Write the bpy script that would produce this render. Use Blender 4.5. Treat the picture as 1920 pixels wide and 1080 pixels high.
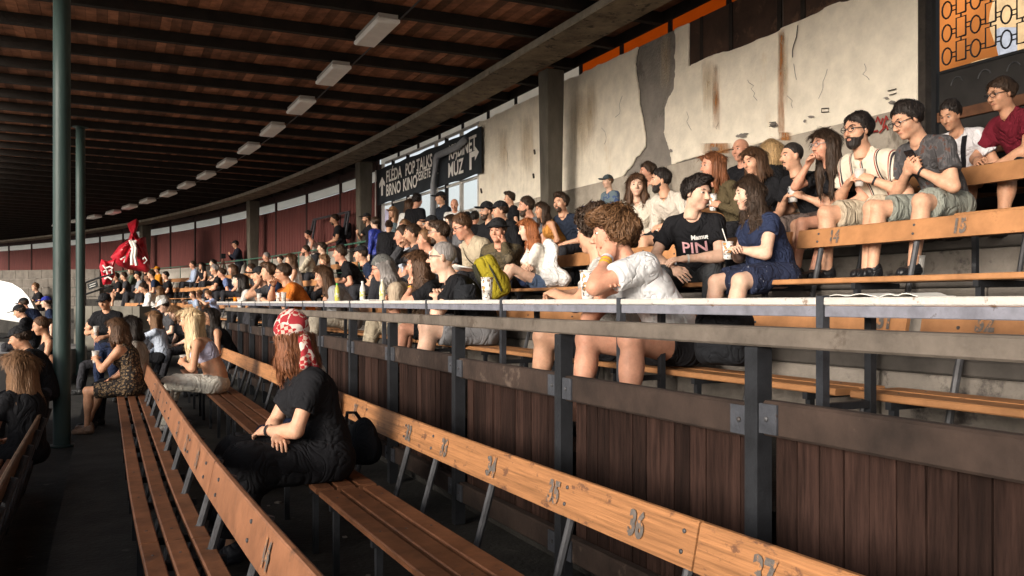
import bpy, bmesh, math, random
import numpy as np
from mathutils import Vector, Matrix
from mathutils.bvhtree import BVHTree

# ------------------------------------------------------------------ camera, sky, sun, exposure
for o in list(bpy.data.objects): bpy.data.objects.remove(o)
scene = bpy.context.scene
COL = scene.collection
FPX, YAW, HORIZON, EYE = 1634.0, 0.4973, 567.3, 1.5
SY, CY = math.sin(YAW), math.cos(YAW)
cam = bpy.data.cameras.new('camera'); camo = bpy.data.objects.new('camera', cam); COL.objects.link(camo)
camo.location = (0, 0, EYE); camo.rotation_euler = (math.pi/2, 0, -YAW)
cam.sensor_width = 36; cam.lens = 36*FPX/1920; cam.shift_y = (HORIZON-540)/1920
cam.clip_start = 0.05; cam.clip_end = 2000
scene.camera = camo
world = bpy.data.worlds.new('World'); scene.world = world; world.use_nodes = True
SUN_EL, SUN_AZ = math.radians(13), math.radians(-112)     # azimuth measured from +Y towards +X
wn = world.node_tree.nodes; wl = world.node_tree.links
sky = wn.new('ShaderNodeTexSky'); sky.sky_type = 'NISHITA'; sky.sun_disc = False
sky.sun_elevation = SUN_EL; sky.sun_rotation = SUN_AZ
sky.air_density = 1.0; sky.dust_density = 3.0; sky.ozone_density = 1.0
hs = wn.new('ShaderNodeHueSaturation'); hs.inputs['Saturation'].default_value = 0.35
wl.new(sky.outputs[0], hs.inputs['Color']); bg = wn['Background']
wl.new(hs.outputs[0], bg.inputs['Color']); bg.inputs['Strength'].default_value = 0.12
sl = bpy.data.lights.new('sun', 'SUN'); so = bpy.data.objects.new('sun', sl); COL.objects.link(so)
sl.energy = 1.9; sl.angle = math.radians(20); sl.color = (1.0, 0.90, 0.78)
sd = Vector((math.sin(SUN_AZ)*math.cos(SUN_EL), math.cos(SUN_AZ)*math.cos(SUN_EL), math.sin(SUN_EL)))
so.rotation_euler = sd.to_track_quat('Z', 'Y').to_euler()
scene.view_settings.view_transform = 'Standard'; scene.view_settings.look = 'None'
scene.view_settings.gamma = 1.0; scene.view_settings.use_curve_mapping = False
scene.view_settings.exposure = 1.05
rng = random.Random(7)

# ------------------------------------------------------------------ the curved stand: s runs along the rows, u outwards (up the stand), z up
DS = 0.1
_ss = np.arange(-25, 140, DS)
_kap = np.where(_ss < 6, -0.0102, np.where(_ss < 15, 0.0, 0.0112))
_kap = np.where(_ss < -3, 0, _kap)
_th = np.cumsum(_kap)*DS; _th -= np.interp(0, _ss, _th)
_px = -np.cumsum(np.sin(_th))*DS; _py = np.cumsum(np.cos(_th))*DS
_px -= np.interp(0, _ss, _px); _py -= np.interp(0, _ss, _py)
def theta(s): return float(np.interp(s, _ss, _th))
def W(s, u, z=0.0):
    t = np.interp(s, _ss, _th)
    return Vector((float(np.interp(s, _ss, _px)+u*math.cos(t)), float(np.interp(s, _ss, _py)+u*math.sin(t)), z))
def proj(p):
    d = p[0]*SY+p[1]*CY; r = p[0]*CY-p[1]*SY
    return 960+FPX*r/d, HORIZON-FPX*(p[2]-EYE)/d, d
def s_at(px, u, lo=0.5, hi=70, off=(0, 0)):
    S = np.arange(lo, hi, 0.02); t = np.interp(S, _ss, _th)
    X = np.interp(S, _ss, _px)+u*np.cos(t); Y = np.interp(S, _ss, _py)+u*np.sin(t)
    d = X*SY+Y*CY; r = X*CY-Y*SY
    x = np.where(d > .3, 960+FPX*r/np.maximum(d, .3), 1e6)
    return float(S[np.argmin(np.abs(x-px))])
def ray(px, py, d):
    r = (px-960)*d/FPX
    return Vector((r*CY+d*SY, d*CY-r*SY, EYE-(py-HORIZON)*d/FPX))

# ------------------------------------------------------------------ materials
MATS = {}
def mat(name, col, rough=0.7, metal=0.0, var=0.0, scale=8.0, stretch=(1, 1, 1), bump=0.0, bscale=None, col2=None, spec=0.3,
        sss=0.0, trans=0.0, alpha=1.0, objvar=0.0, attr=None, wear=None, coords='Object', detail=5.0):
    if name in MATS: return MATS[name]
    m = bpy.data.materials.new(name); m.use_nodes = True
    nt = m.node_tree; N = nt.nodes; L = nt.links; b = N['Principled BSDF']
    b.inputs['Roughness'].default_value = rough; b.inputs['Metallic'].default_value = metal
    b.inputs['Specular IOR Level'].default_value = spec
    c = (*col, 1)
    b.inputs['Base Color'].default_value = c
    tc = N.new('ShaderNodeTexCoord'); mp = N.new('ShaderNodeMapping'); mp.inputs['Scale'].default_value = stretch
    L.new(tc.outputs[coords], mp.inputs['Vector'])
    src = None
    if var > 0 or col2:
        nz = N.new('ShaderNodeTexNoise'); nz.inputs['Scale'].default_value = scale; nz.inputs['Detail'].default_value = detail
        nz.inputs['Roughness'].default_value = 0.65
        L.new(mp.outputs[0], nz.inputs['Vector'])
        rp = N.new('ShaderNodeValToRGB'); rp.color_ramp.elements[0].position = .3; rp.color_ramp.elements[1].position = .7
        c2 = col2 if col2 else tuple(min(1, x*(1+var)) for x in col)
        c1 = col if col2 else tuple(x*(1-var) for x in col)
        rp.color_ramp.elements[0].color = (*c1, 1); rp.color_ramp.elements[1].color = (*c2, 1)
        L.new(nz.outputs['Fac'], rp.inputs['Fac']); src = rp.outputs['Color']
    if wear:                                    # (colour, scale, threshold, stretch): chipped or stained areas
        wc, wsc, wt = wear[:3]
        mp2 = N.new('ShaderNodeMapping'); mp2.inputs['Scale'].default_value = wear[3] if len(wear) > 3 else (1, 1, 1)
        L.new(tc.outputs[coords], mp2.inputs['Vector'])
        n2 = N.new('ShaderNodeTexNoise'); n2.inputs['Scale'].default_value = wsc; n2.inputs['Detail'].default_value = 8; n2.inputs['Roughness'].default_value = .7
        L.new(mp2.outputs[0], n2.inputs['Vector'])
        r2 = N.new('ShaderNodeValToRGB'); r2.color_ramp.elements[0].position = wt; r2.color_ramp.elements[1].position = min(1, wt+.06)
        L.new(n2.outputs['Fac'], r2.inputs['Fac'])
        mx = N.new('ShaderNodeMix'); mx.data_type = 'RGBA'; mx.inputs['B'].default_value = (*wc, 1)
        if src: L.new(src, mx.inputs['A'])
        else: mx.inputs['A'].default_value = c
        L.new(r2.outputs['Color'], mx.inputs['Factor']); src = mx.outputs['Result']
    if objvar > 0 or attr:
        hv = N.new('ShaderNodeHueSaturation')
        if attr:
            at = N.new('ShaderNodeAttribute'); at.attribute_name = attr; fac = at.outputs['Fac']
        else:
            oi = N.new('ShaderNodeObjectInfo'); fac = oi.outputs['Random']
        mr = N.new('ShaderNodeMapRange'); ov = objvar if objvar > 0 else .4
        mr.inputs['To Min'].default_value = 1-ov; mr.inputs['To Max'].default_value = 1+ov
        L.new(fac, mr.inputs['Value']); L.new(mr.outputs[0], hv.inputs['Value'])
        if src: L.new(src, hv.inputs['Color'])
        else: hv.inputs['Color'].default_value = c
        src = hv.outputs['Color']
    if src: L.new(src, b.inputs['Base Color'])
    if bump > 0:
        nb = N.new('ShaderNodeTexNoise'); nb.inputs['Scale'].default_value = bscale or scale*3; nb.inputs['Detail'].default_value = 4
        L.new(mp.outputs[0], nb.inputs['Vector'])
        bp = N.new('ShaderNodeBump'); bp.inputs['Strength'].default_value = bump; bp.inputs['Distance'].default_value = .02
        L.new(nb.outputs['Fac'], bp.inputs['Height']); L.new(bp.outputs[0], b.inputs['Normal'])
    if sss > 0:
        b.inputs['Subsurface Weight'].default_value = sss; b.inputs['Subsurface Radius'].default_value = (.012, .005, .003); b.inputs['Subsurface Scale'].default_value = 1
    if trans > 0: b.inputs['Transmission Weight'].default_value = trans
    if alpha < 1: b.inputs['Alpha'].default_value = alpha
    MATS[name] = m
    return m

# ------------------------------------------------------------------ mesh helpers
def link(o, parent=None):
    COL.objects.link(o)
    if parent: o.parent = parent
    return o
def mesh(name, verts, faces, m=None, parent=None, smooth=False, mats=None, midx=None, matrix=None):
    me = bpy.data.meshes.new(name)
    me.from_pydata([tuple(v) for v in verts] if not isinstance(verts, np.ndarray) else verts.tolist(), [], faces if not isinstance(faces, np.ndarray) else faces.tolist())
    for x in (mats or ([m] if m else [])): me.materials.append(x)
    if midx is not None: me.polygons.foreach_set('material_index', np.asarray(midx, dtype=np.int32))
    if smooth: me.polygons.foreach_set('use_smooth', np.ones(len(me.polygons), dtype=bool))
    me.update()
    o = bpy.data.objects.new(name, me)
    link(o, parent)
    if matrix is not None: o.matrix_world = matrix
    return o
def tag(o, label=None, cat=None, group=None, kind=None):
    if label: o['label'] = label
    if cat: o['category'] = cat
    if group: o['group'] = group
    if kind: o['kind'] = kind
    return o
def empty(name, loc=(0, 0, 0), rz=0):
    o = bpy.data.objects.new(name, None); o.empty_display_size = .1; link(o); o.location = loc; o.rotation_euler = (0, 0, rz)
    return o
class MB:
    def __init__(s): s.v = []; s.f = []; s.mi = []
    def quadbox(s, c8, mi=0):                   # 8 corners: bottom 0-3 ccw, top 4-7
        b = len(s.v); s.v += [tuple(p) for p in c8]
        s.f += [tuple(b+i for i in q) for q in ((3, 2, 1, 0), (4, 5, 6, 7), (0, 1, 5, 4), (1, 2, 6, 5), (2, 3, 7, 6), (3, 0, 4, 7))]
        s.mi += [mi]*6
        return s
    def box(s, lo, hi, mi=0, M=None):
        (a, b, c), (d, e, f) = lo, hi
        p = [Vector(q) for q in ((a, b, c), (d, b, c), (d, e, c), (a, e, c), (a, b, f), (d, b, f), (d, e, f), (a, e, f))]
        if M: p = [M@q for q in p]
        return s.quadbox(p, mi)
    def bbox(s, lo, hi, bev=.006, mi=0, M=None):           # bevelled box
        (a, b, c), (d, e, f) = lo, hi
        k = len(s.v)
        P = []
        for (z, ins) in ((c, bev), (c+bev, 0), (f-bev, 0), (f, bev)):
            P += [(a+ins+ (bev if False else 0), b+ins, z), (d-ins, b+ins, z), (d-ins, e-ins, z), (a+ins, e-ins, z)]
        s.v += [tuple(M@Vector(q)) if M else q for q in P]
        F = [(k+3, k+2, k+1, k)]
        for r in range(3):
            for i in range(4):
                j = (i+1) % 4; F.append((k+r*4+i, k+r*4+j, k+r*4+4+j, k+r*4+4+i))
        F.append((k+12, k+13, k+14, k+15)); s.f += F; s.mi += [mi]*len(F)
        return s
    def tube(s, pts, r, n=8, cap=True, mi=0):
        pts = [Vector(p) for p in pts]; k = len(s.v); rs = r if isinstance(r, (list, tuple)) else [r]*len(pts)
        up = Vector((0, 0, 1))
        for i, p in enumerate(pts):
            t = (pts[min(i+1, len(pts)-1)]-pts[max(i-1, 0)]).normalized()
            a = t.cross(up if abs(t.z) < .95 else Vector((1, 0, 0))).normalized(); b = t.cross(a)
            for j in range(n):
                w = 2*math.pi*j/n; s.v.append(tuple(p+(a*math.cos(w)+b*math.sin(w))*rs[i]))
        for i in range(len(pts)-1):
            for j in range(n):
                s.f.append((k+i*n+j, k+(i+1)*n+j, k+(i+1)*n+(j+1) % n, k+i*n+(j+1) % n)); s.mi.append(mi)
        if cap:
            s.f.append(tuple(k+j for j in range(n))); s.f.append(tuple(k+(len(pts)-1)*n+j for j in reversed(range(n)))); s.mi += [mi, mi]
        return s
    def lathe(s, prof, n=16, M=None, mi=0, cap=True):      # profile of (radius, z)
        k = len(s.v)
        for (r, z) in prof:
            for j in range(n):
                w = 2*math.pi*j/n; q = Vector((r*math.cos(w), r*math.sin(w), z)); s.v.append(tuple(M@q) if M else tuple(q))
        for i in range(len(prof)-1):
            for j in range(n):
                s.f.append((k+i*n+j, k+i*n+(j+1) % n, k+(i+1)*n+(j+1) % n, k+(i+1)*n+j)); s.mi.append(mi)
        if cap:
            s.f.append(tuple(k+j for j in reversed(range(n)))); s.f.append(tuple(k+(len(prof)-1)*n+j for j in range(n))); s.mi += [mi, mi]
        return s
    def sweep(s, s0, s1, sec, step=.6, mi=0, jit=0):       # closed section of (u, z) swept along the stand from s0 to s1
        n = max(1, int(round((s1-s0)/step))); k = len(s.v); m = len(sec)
        for i in range(n+1):
            ss = s0+(s1-s0)*i/n
            for (u, z) in sec: s.v.append(tuple(W(ss, u, z)))
        for i in range(n):
            for j in range(m):
                s.f.append((k+i*m+j, k+i*m+(j+1) % m, k+(i+1)*m+(j+1) % m, k+(i+1)*m+j)); s.mi.append(mi)
        s.f.append(tuple(k+j for j in reversed(range(m)))); s.f.append(tuple(k+n*m+j for j in range(m))); s.mi += [mi, mi]
        return s
    def build(s, name, m, parent=None, smooth=False):
        ms = m if isinstance(m, (list, tuple)) else [m]
        return mesh(name, s.v, s.f, mats=ms, midx=s.mi, parent=parent, smooth=smooth)
def rect(u0, u1, z0, z1, b=.005):
    return [(u0+b, z0), (u1-b, z0), (u1, z0+b), (u1, z1-b), (u1-b, z1), (u0+b, z1), (u0, z1-b), (u0, z0+b)]
def frame(s, u, z=0):                           # x along the row, y outwards, z up
    t = theta(s); M = Matrix(((-math.sin(t), math.cos(t), 0), (math.cos(t), math.sin(t), 0), (0, 0, 1))).to_4x4()
    M.translation = W(s, u, z); return M
def vnoise(P, f, seed=0):                       # cheap smooth noise from sines, about -1..1
    r = np.random.RandomState(seed); o = np.zeros(P.shape[:-1], dtype=np.float32)
    for i in range(6):
        k = r.normal(size=3); k *= f*(.6+.9*r.rand())/np.linalg.norm(k); o += np.sin(P@k.astype(np.float32)+r.rand()*6.28)
    return o/3.2
def text_mesh(txt, size, bold=0.0, sx=1.0, shear=0.0, align='CENTER'):
    c = bpy.data.curves.new('t', 'FONT'); c.body = txt; c.size = size; c.offset = bold; c.align_x = align; c.align_y = 'CENTER'; c.shear = shear
    c.resolution_u = 3
    o = bpy.data.objects.new('t', c); COL.objects.link(o)
    bpy.context.view_layer.update()
    me = bpy.data.meshes.new_from_object(o.evaluated_get(bpy.context.evaluated_depsgraph_get()))
    v = [(p.co.x*sx, p.co.y, 0) for p in me.vertices]; f = [tuple(p.vertices) for p in me.polygons]
    bpy.data.objects.remove(o); bpy.data.curves.remove(c); bpy.data.meshes.remove(me)
    return v, f

# ------------------------------------------------------------------ people: distance fields meshed with surface nets
class Field:
    def __init__(s, lo, hi, h):
        s.h = h; s.lo = np.array(lo, dtype=np.float32)
        n = np.ceil((np.array(hi)-np.array(lo))/h).astype(int)+1
        s.n = n; s.F = np.full(n, .15, dtype=np.float32)
        s.ax = [s.lo[i]+h*np.arange(n[i], dtype=np.float32) for i in range(3)]
    def _sub(s, lo, hi, pad):
        sl = []
        for i in range(3):
            a = int(max(0, math.floor((lo[i]-pad-s.lo[i])/s.h))); b = int(min(s.n[i], math.ceil((hi[i]+pad-s.lo[i])/s.h)+1))
            if b <= a: return None, None
            sl.append(slice(a, b))
        P = np.stack(np.meshgrid(s.ax[0][sl[0]], s.ax[1][sl[1]], s.ax[2][sl[2]], indexing='ij'), -1)
        return tuple(sl), P
    def op(s, lo, hi, fn, k=.02, sub=False):
        pad = max(k, .01)+2*s.h
        sl, P = s._sub(lo, hi, pad)
        if sl is None: return
        d = fn(P).astype(np.float32); A = s.F[sl]
        if sub:
            d = -d
            if k > 0: hh = np.maximum(k-np.abs(A-d), 0)/k; s.F[sl] = np.maximum(A, d)+hh*hh*k*.25
            else: s.F[sl] = np.maximum(A, d)
        else:
            if k > 0: hh = np.maximum(k-np.abs(A-d), 0)/k; s.F[sl] = np.minimum(A, d)-hh*hh*k*.25
            else: s.F[sl] = np.minimum(A, d)
    def cone(s, a, b, ra, rb, k=.02, cut=None, sub=False, flat=None):
        a = np.array(a, dtype=np.float32); b = np.array(b, dtype=np.float32); ba = b-a; L2 = float(ba@ba)+1e-9
        R = max(ra, rb); lo = np.minimum(a, b)-R; hi = np.maximum(a, b)+R
        def fn(P):
            q = P-a; t = np.clip((q@ba)/L2, 0, 1); e = q-t[..., None]*ba
            d = np.sqrt((e*e).sum(-1))-(ra+(rb-ra)*t)
            if cut == 'b': d = np.maximum(d, (P-b)@(ba/math.sqrt(L2)))
            if flat is not None: d = np.maximum(d, flat-P[..., 2])
            return d
        s.op(lo, hi, fn, k, sub)
    def ell(s, c, r, R=None, k=.03, sub=False, fnx=None):
        c = np.array(c, dtype=np.float32); r = np.array(r, dtype=np.float32); m = float(r.max())
        def fn(P):
            q = P-c
            if R is not None: q = q@np.asarray(R, dtype=np.float32)
            k0 = np.sqrt(((q/r)**2).sum(-1)); k1 = np.sqrt(((q/(r*r))**2).sum(-1))+1e-6
            d = k0*(k0-1)/k1
            return d if fnx is None else fnx(d, P)
        s.op(c-m, c+m, fn, k, sub)
    def noise(s, f, amp, seed=0, stretch=(1, 1, 1)):
        P = np.stack(np.meshgrid(*s.ax, indexing='ij'), -1)*np.array(stretch, dtype=np.float32)
        band = np.abs(s.F) < .06
        s.F[band] += amp*vnoise(P[band], f, seed)
    def folds(s, f, amp, seed=0, stretch=(1, 1, 1)):      # ridged creases
        P = np.stack(np.meshgrid(*s.ax, indexing='ij'), -1)*np.array(stretch, dtype=np.float32)
        band = np.abs(s.F) < .06
        q = P[band]; v = np.abs(vnoise(q, f, seed)); w = .5+.5*vnoise(q, f*.3, seed+50)
        s.F[band] += amp*(np.minimum(v*1.6, 1)-.6)*np.clip(w, 0, 1)*-1
    def mesh(s):
        F = s.F; n = s.n
        F = F.copy(); F[0] = F[-1] = .1; F[:, 0] = F[:, -1] = .1; F[:, :, 0] = F[:, :, -1] = .1
        I = F < 0
        c = [(i, j, k) for i in (0, 1) for j in (0, 1) for k in (0, 1)]
        def cs(i, j, k, A): return A[i:n[0]-1+i, j:n[1]-1+j, k:n[2]-1+k]
        cnt = sum(cs(*q, I).astype(np.int8) for q in c)
        act = (cnt > 0) & (cnt < 8)
        idx = np.argwhere(act)
        if len(idx) == 0: return np.zeros((0, 3), np.float32), np.zeros((0, 4), np.int64)
        vid = np.full(act.shape, -1, dtype=np.int64); vid[act] = np.arange(len(idx))
        val = {q: F[idx[:, 0]+q[0], idx[:, 1]+q[1], idx[:, 2]+q[2]] for q in c}
        acc = np.zeros((len(idx), 3), np.float32); w = np.zeros(len(idx), np.float32)
        for q in c:
            for a in range(3):
                if q[a] == 0:
                    p = list(q); p[a] = 1; p = tuple(p); A, B = val[q], val[p]; m = (A < 0) != (B < 0)
                    t = np.where(m, A/np.where(m, A-B, 1), 0)
                    pos = np.array(q, dtype=np.float32)[None]+np.zeros((len(idx), 3), np.float32); pos[:, a] = t
                    acc += pos*m[:, None]; w += m
        V = s.lo+s.h*(idx+acc/w[:, None])
        Q = []
        for a in range(3):
            b, d = (a+1) % 3, (a+2) % 3
            sl0 = [slice(1, n[i]-1) for i in range(3)]; sl1 = list(sl0); sl0[a] = slice(0, n[a]-1); sl1[a] = slice(1, n[a])
            A, B = I[tuple(sl0)], I[tuple(sl1)]
            e = np.argwhere(A != B)
            if len(e) == 0: continue
            inside = A[e[:, 0], e[:, 1], e[:, 2]]
            e = e+np.array([0 if i == a else 1 for i in range(3)])
            def g(db, dd):
                x = e.copy(); x[:, b] -= db; x[:, d] -= dd; return vid[x[:, 0], x[:, 1], x[:, 2]]
            q = np.stack([g(1, 1), g(0, 1), g(0, 0), g(1, 0)], 1)
            q[~inside] = q[~inside][:, ::-1]; Q.append(q)
        return V.astype(np.float32), np.concatenate(Q)

def rotm(yaw=0, pitch=0, roll=0):               # yaw ccw about z, pitch forward/down about x, roll about y
    return np.array((Matrix.Rotation(yaw, 3, 'Z')@Matrix.Rotation(-pitch, 3, 'X')@Matrix.Rotation(roll, 3, 'Y')))
def unit(v): v = np.asarray(v, float); return v/(np.linalg.norm(v)+1e-9)
def ik(a, c, L1, L2, pole):
    a = np.asarray(a, float); c = np.asarray(c, float); v = c-a; D = np.linalg.norm(v)
    if D > (L1+L2)*.995: c = a+v/D*(L1+L2)*.995; D = (L1+L2)*.995; v = c-a
    if D < abs(L1-L2)+.02: D = abs(L1-L2)+.02
    n = unit(v); x = (L1*L1-L2*L2+D*D)/(2*D); y = math.sqrt(max(0, L1*L1-x*x))
    p = np.asarray(pole, float); p = unit(p-n*(p@n))
    return a+n*x+p*y, a+n*D

CACHE = {}
def head_mesh(sex, lod):
    key = ('head', sex, lod)
    if key in CACHE: return CACHE[key]
    f = Field((-.11, -.15, -.2), (.11, .15, .15), lod)
    m = sex == 'm'
    f.ell((0, -.014, .036), (.076, .097, .086), k=0)
    f.ell((0, .022, -.034), (.059 if m else .056, .066, .080), k=.03)
    f.ell((0, .058, -.096), (.024 if m else .018, .022, .018), k=.03)
    for s in (-1, 1):
        f.ell((s*.042, .045, -.022), (.026, .034, .034), k=.025)
        if m: f.ell((s*.047, .005, -.068), (.014, .03, .02), k=.03)
    f.ell((0, .078, .032), (.048, .015, .011 if m else .008), k=.02)
    for s in (-1, 1): f.ell((s*.031, .098, .012), (.019, .018, .012), k=.014, sub=True)
    f.cone((0, .085, .014), (0, .110, -.026), .008, .0135 if m else .0115, k=.012)
    for s in (-1, 1): f.ell((s*.012, .098, -.031), (.009, .011, .008), k=.008)
    f.ell((0, .082, -.0555), (.023, .012, .0055), k=.006); f.ell((0, .081, -.0655), (.020, .012, .006), k=.005)
    f.ell((0, .095, -.0605), (.022, .008, .002), k=.004, sub=True)
    for s in (-1, 1): f.ell((s*.078, -.008, -.002), (.010, .020, .031), R=rotm(s*-.3), k=.01)
    f.cone((0, -.022, -.04), (0, -.036, -.17), .052 if m else .044, .056 if m else .047, k=.03)
    V, Q = f.mesh()
    x, y, z = V.T                               # 0 skin, 1 lip
    cen = V[Q].mean(1)
    lip = (np.abs(cen[:, 0]) < .023) & (cen[:, 1] > .08) & (np.abs(cen[:, 2]+.0605) < .0095)
    mi = np.where(lip, 1, 0)
    CACHE[key] = (V, Q, mi); return CACHE[key]
def eye_mesh():
    if 'eye' in CACHE: return CACHE['eye']
    V = []; Q = []; MI = []
    for s in (-1, 1):
        c = np.array((s*.031, .0745, .0125)); n = 10; k = len(V); rings = 6
        for i in range(rings+1):
            a = math.pi*.62*i/rings
            for j in range(n):
                w = 2*math.pi*j/n; V.append(c+np.array((math.sin(a)*math.cos(w)*.0145, math.cos(a)*.0138, math.sin(a)*math.sin(w)*.0078)))
        for i in range(rings):
            for j in range(n):
                Q.append((k+i*n+j, k+i*n+(j+1) % n, k+(i+1)*n+(j+1) % n, k+(i+1)*n+j)); MI.append(3 if i < 3 else 2)
    CACHE['eye'] = (np.array(V, np.float32), np.array(Q), np.array(MI)); return CACHE['eye']
def zline(y, front, side, nape):
    return np.interp(y, [-.06, -.025, .002, .022, .045, .062, .08], [nape, side-.045, side-.025, side+.022, front-.022, front-.008, front]).astype(np.float32)
def hairline(d, P, front=.072, side=.0, nape=-.075, th=.016):
    zl = zline(P[..., 1], front, side, nape); z = P[..., 2]
    return np.maximum(d+th*.95*(1-np.clip((z-zl)/.045, 0, 1)), zl-z)
def add_locks(V, Q, style, seed, lod):          # thin locks growing out of the hair surface, each rooted on an edge of it
    r = np.random.RandomState(seed+5); cen = V[Q].mean(1)
    n = np.cross(V[Q[:, 1]]-V[Q[:, 0]], V[Q[:, 3]]-V[Q[:, 0]]); n /= np.linalg.norm(n, axis=1)[:, None]+1e-9
    if n.shape[0] and ((cen-np.array((0, -.02, cen[:, 2].mean())))*n).sum() < 0: n = -n
    ln = {'long': .085, 'longwavy': .07, 'mid': .07, 'pony': .05, 'curly': .034, 'messy': .05, 'quiff': .032, 'buzz': .0}.get(style, .028)
    if ln == 0 or len(Q) == 0: return V, Q
    pick = np.flatnonzero(r.rand(len(Q)) < (.8 if lod < .009 else .5))
    crown = np.array((0, -.03, .125)); NV_ = []; NQ = []; k = len(V)
    for i in pick:
        c = cen[i]; nn = n[i]
        if style in ('long', 'longwavy', 'mid', 'bun') and c[1] > .035 and c[2] < .10: continue
        if style in ('long', 'longwavy', 'mid', 'pony') and c[2] < .06: fl = np.array((0, -.05, -1.))+r.normal(size=3)*(.10 if style != 'longwavy' else .38)
        elif style == 'curly': fl = r.normal(size=3)
        elif style in ('messy', 'quiff') and c[1] > .01 and c[2] > .05: fl = np.array((r.normal()*.4, 1., .15+.3*r.normal()))
        else: fl = (c-crown)+r.normal(size=3)*.03+np.array((0, .02, -.02))
        fl = fl-nn*(fl@nn); L = np.linalg.norm(fl)
        if L < 1e-5: continue
        fl /= L; q = Q[i]; e1 = V[q[1]]-V[q[0]]; e2 = V[q[2]]-V[q[1]]
        a, b = (q[0], q[1]) if abs(e1@fl)/(np.linalg.norm(e1)+1e-9) < abs(e2@fl)/(np.linalg.norm(e2)+1e-9) else (q[1], q[2])
        l = ln*r.uniform(.55, 1.25); up = (.04 if style in ('long', 'mid', 'bun', 'longwavy') else .2) if style not in ('curly', 'messy') else .38
        A, B = V[a], V[b]; m = (A+B)/2
        p1a = A*.9+m*.1+fl*l*.5+nn*l*(.3*up+.05+up*.5*r.rand()); p1b = B*.9+m*.1+fl*l*.5+nn*l*(.3*up+.05+up*.5*r.rand()); t = m+fl*l+nn*l*(.02+up*.5*r.rand()-.04)
        w = (B-A)*.12; NV_ += [p1a, p1b, t-w, t+w]; NQ += [(a, b, k+1, k), (k, k+1, k+3, k+2)]; k += 4
    if not NV_: return V, Q
    return np.concatenate([V, np.array(NV_, dtype=np.float32)]), np.concatenate([Q, np.array(NQ, dtype=Q.dtype)])
def hair_mesh(style, lod, seed=0):
    key = ('hair', style, lod, seed % 3)
    if key in CACHE: return CACHE[key]
    f = Field((-.19, -.25, -.5 if style in ('long', 'longwavy', 'mid') else -.24), (.19, .19, .22), lod)
    base, th, nz, nf = 'cap', .016, .006, 60
    if style == 'buzz': th, nz = .006, .001
    if style in ('curly',): th, nz, nf = .036, .016, 75
    if style == 'quiff': th, nz = .020, .008
    if style == 'messy': th, nz, nf = .024, .012, 55
    if style != 'none' and style != 'beardonly':
        if style == 'balding':
            f.ell((0, -.014, .036), (.083, .104, .09), k=0, fnx=lambda d, P: np.maximum(hairline(d, P, .2, .0, -.075), P[..., 2]-.055))
        else:
            fr = .066 if style in ('messy', 'curly') else .074
            f.ell((0, -.016, .038), (.076+th, .097+th, .086+th*1.1), k=0, fnx=lambda d, P: hairline(d, P, fr, 0 if style not in ('long', 'longwavy', 'mid', 'bun') else -.01, -.08, th))
        if style == 'quiff': f.ell((0, .05, .115), (.058, .05, .028), k=.03)
        if style == 'messy': f.ell((.01, .06, .095), (.07, .045, .034), k=.03)
    if style in ('long', 'longwavy', 'mid'):
        L = {'long': -.40, 'longwavy': -.36, 'mid': -.20}[style]; r = .042 if style != 'longwavy' else .05
        for s in (-1, 1):
            f.cone((s*.066, -.005, .05), (s*.085, .0, L*.55), .028, r*.8, k=.03); f.cone((s*.085, .0, L*.55), (s*.08, .02, L*.95), r*.8, .018, k=.03)
            f.cone((s*.06, -.06, .03), (s*.075, -.07, L*.6), .05, r*1.15, k=.04); f.cone((s*.075, -.07, L*.6), (s*.05, -.075, L), r*1.15, .02, k=.04)
        f.cone((0, -.08, .03), (0, -.10, L*.7), .05, r*1.2, k=.04); f.cone((0, -.10, L*.7), (.01, -.10, L*1.04), r*1.2, .02, k=.04)
        for s in (-1, 1): f.ell((s*.047, .055, .088), (.034, .03, .026), R=rotm(0, .2, s*.6), k=.02)
        nz, nf = (.008, 55) if style != 'longwavy' else (.014, 42)
    if style == 'bun':
        f.ell((0, -.125, .05), (.045, .04, .042), k=.02)
    if style == 'pony':
        f.cone((0, -.11, .05), (0, -.16, -.02), .028, .03, k=.02); f.cone((0, -.16, -.02), (.02, -.14, -.19), .03, .012, k=.02)
    if style not in ('none',):
        st = (1, 1, .35) if style in ('long', 'mid', 'pony') else (1, 1, .8)
        f.noise(nf, nz, seed % 3+3, st)
    V, Q = f.mesh(); V, Q = add_locks(V, Q, style, seed % 3, lod); CACHE[key] = (V, Q); return CACHE[key]
def brow_mesh(lod, beard=''):
    key = ('brow', lod, beard)
    if key in CACHE: return CACHE[key]
    f = Field((-.1, -.06, -.17), (.1, .14, .08), min(lod, .0065))
    for s in (-1, 1):
        f.cone((s*.016, .0915, .033), (s*.034, .0875, .038), .0042, .0045, k=.002); f.cone((s*.034, .0875, .038), (s*.050, .073, .032), .0045, .003, k=.002)
    if beard in ('full', 'short'):
        g = .009 if beard == 'full' else .004
        lo = (lambda d, P: np.maximum(np.maximum(d, P[..., 2]-np.interp(P[..., 1], [0, .03, .07, .09], [.0, -.03, -.04, -.047]).astype(np.float32)), -P[..., 1]-.005))
        f.ell((0, .022, -.034), (.059+g, .066+g, .080+g), k=0, fnx=lo); f.ell((0, .060, -.098), (.026+g, .024+g, .022+g), k=.025)
        f.ell((0, .088, -.0605), (.021, .03, .0085), k=.004, sub=True)
    if beard in ('full', 'short', 'mous'):
        for s in (-1, 1): f.cone((s*.004, .0955, -.044), (s*.026, .082, -.052), .0065, .005, k=.004)
    if beard == 'mous': f.ell((0, .075, -.098), (.02, .016, .018), k=.004)
    if beard: f.noise(120, .002, 5)
    V, Q = f.mesh(); CACHE[key] = (V, Q); return CACHE[key]
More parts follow.
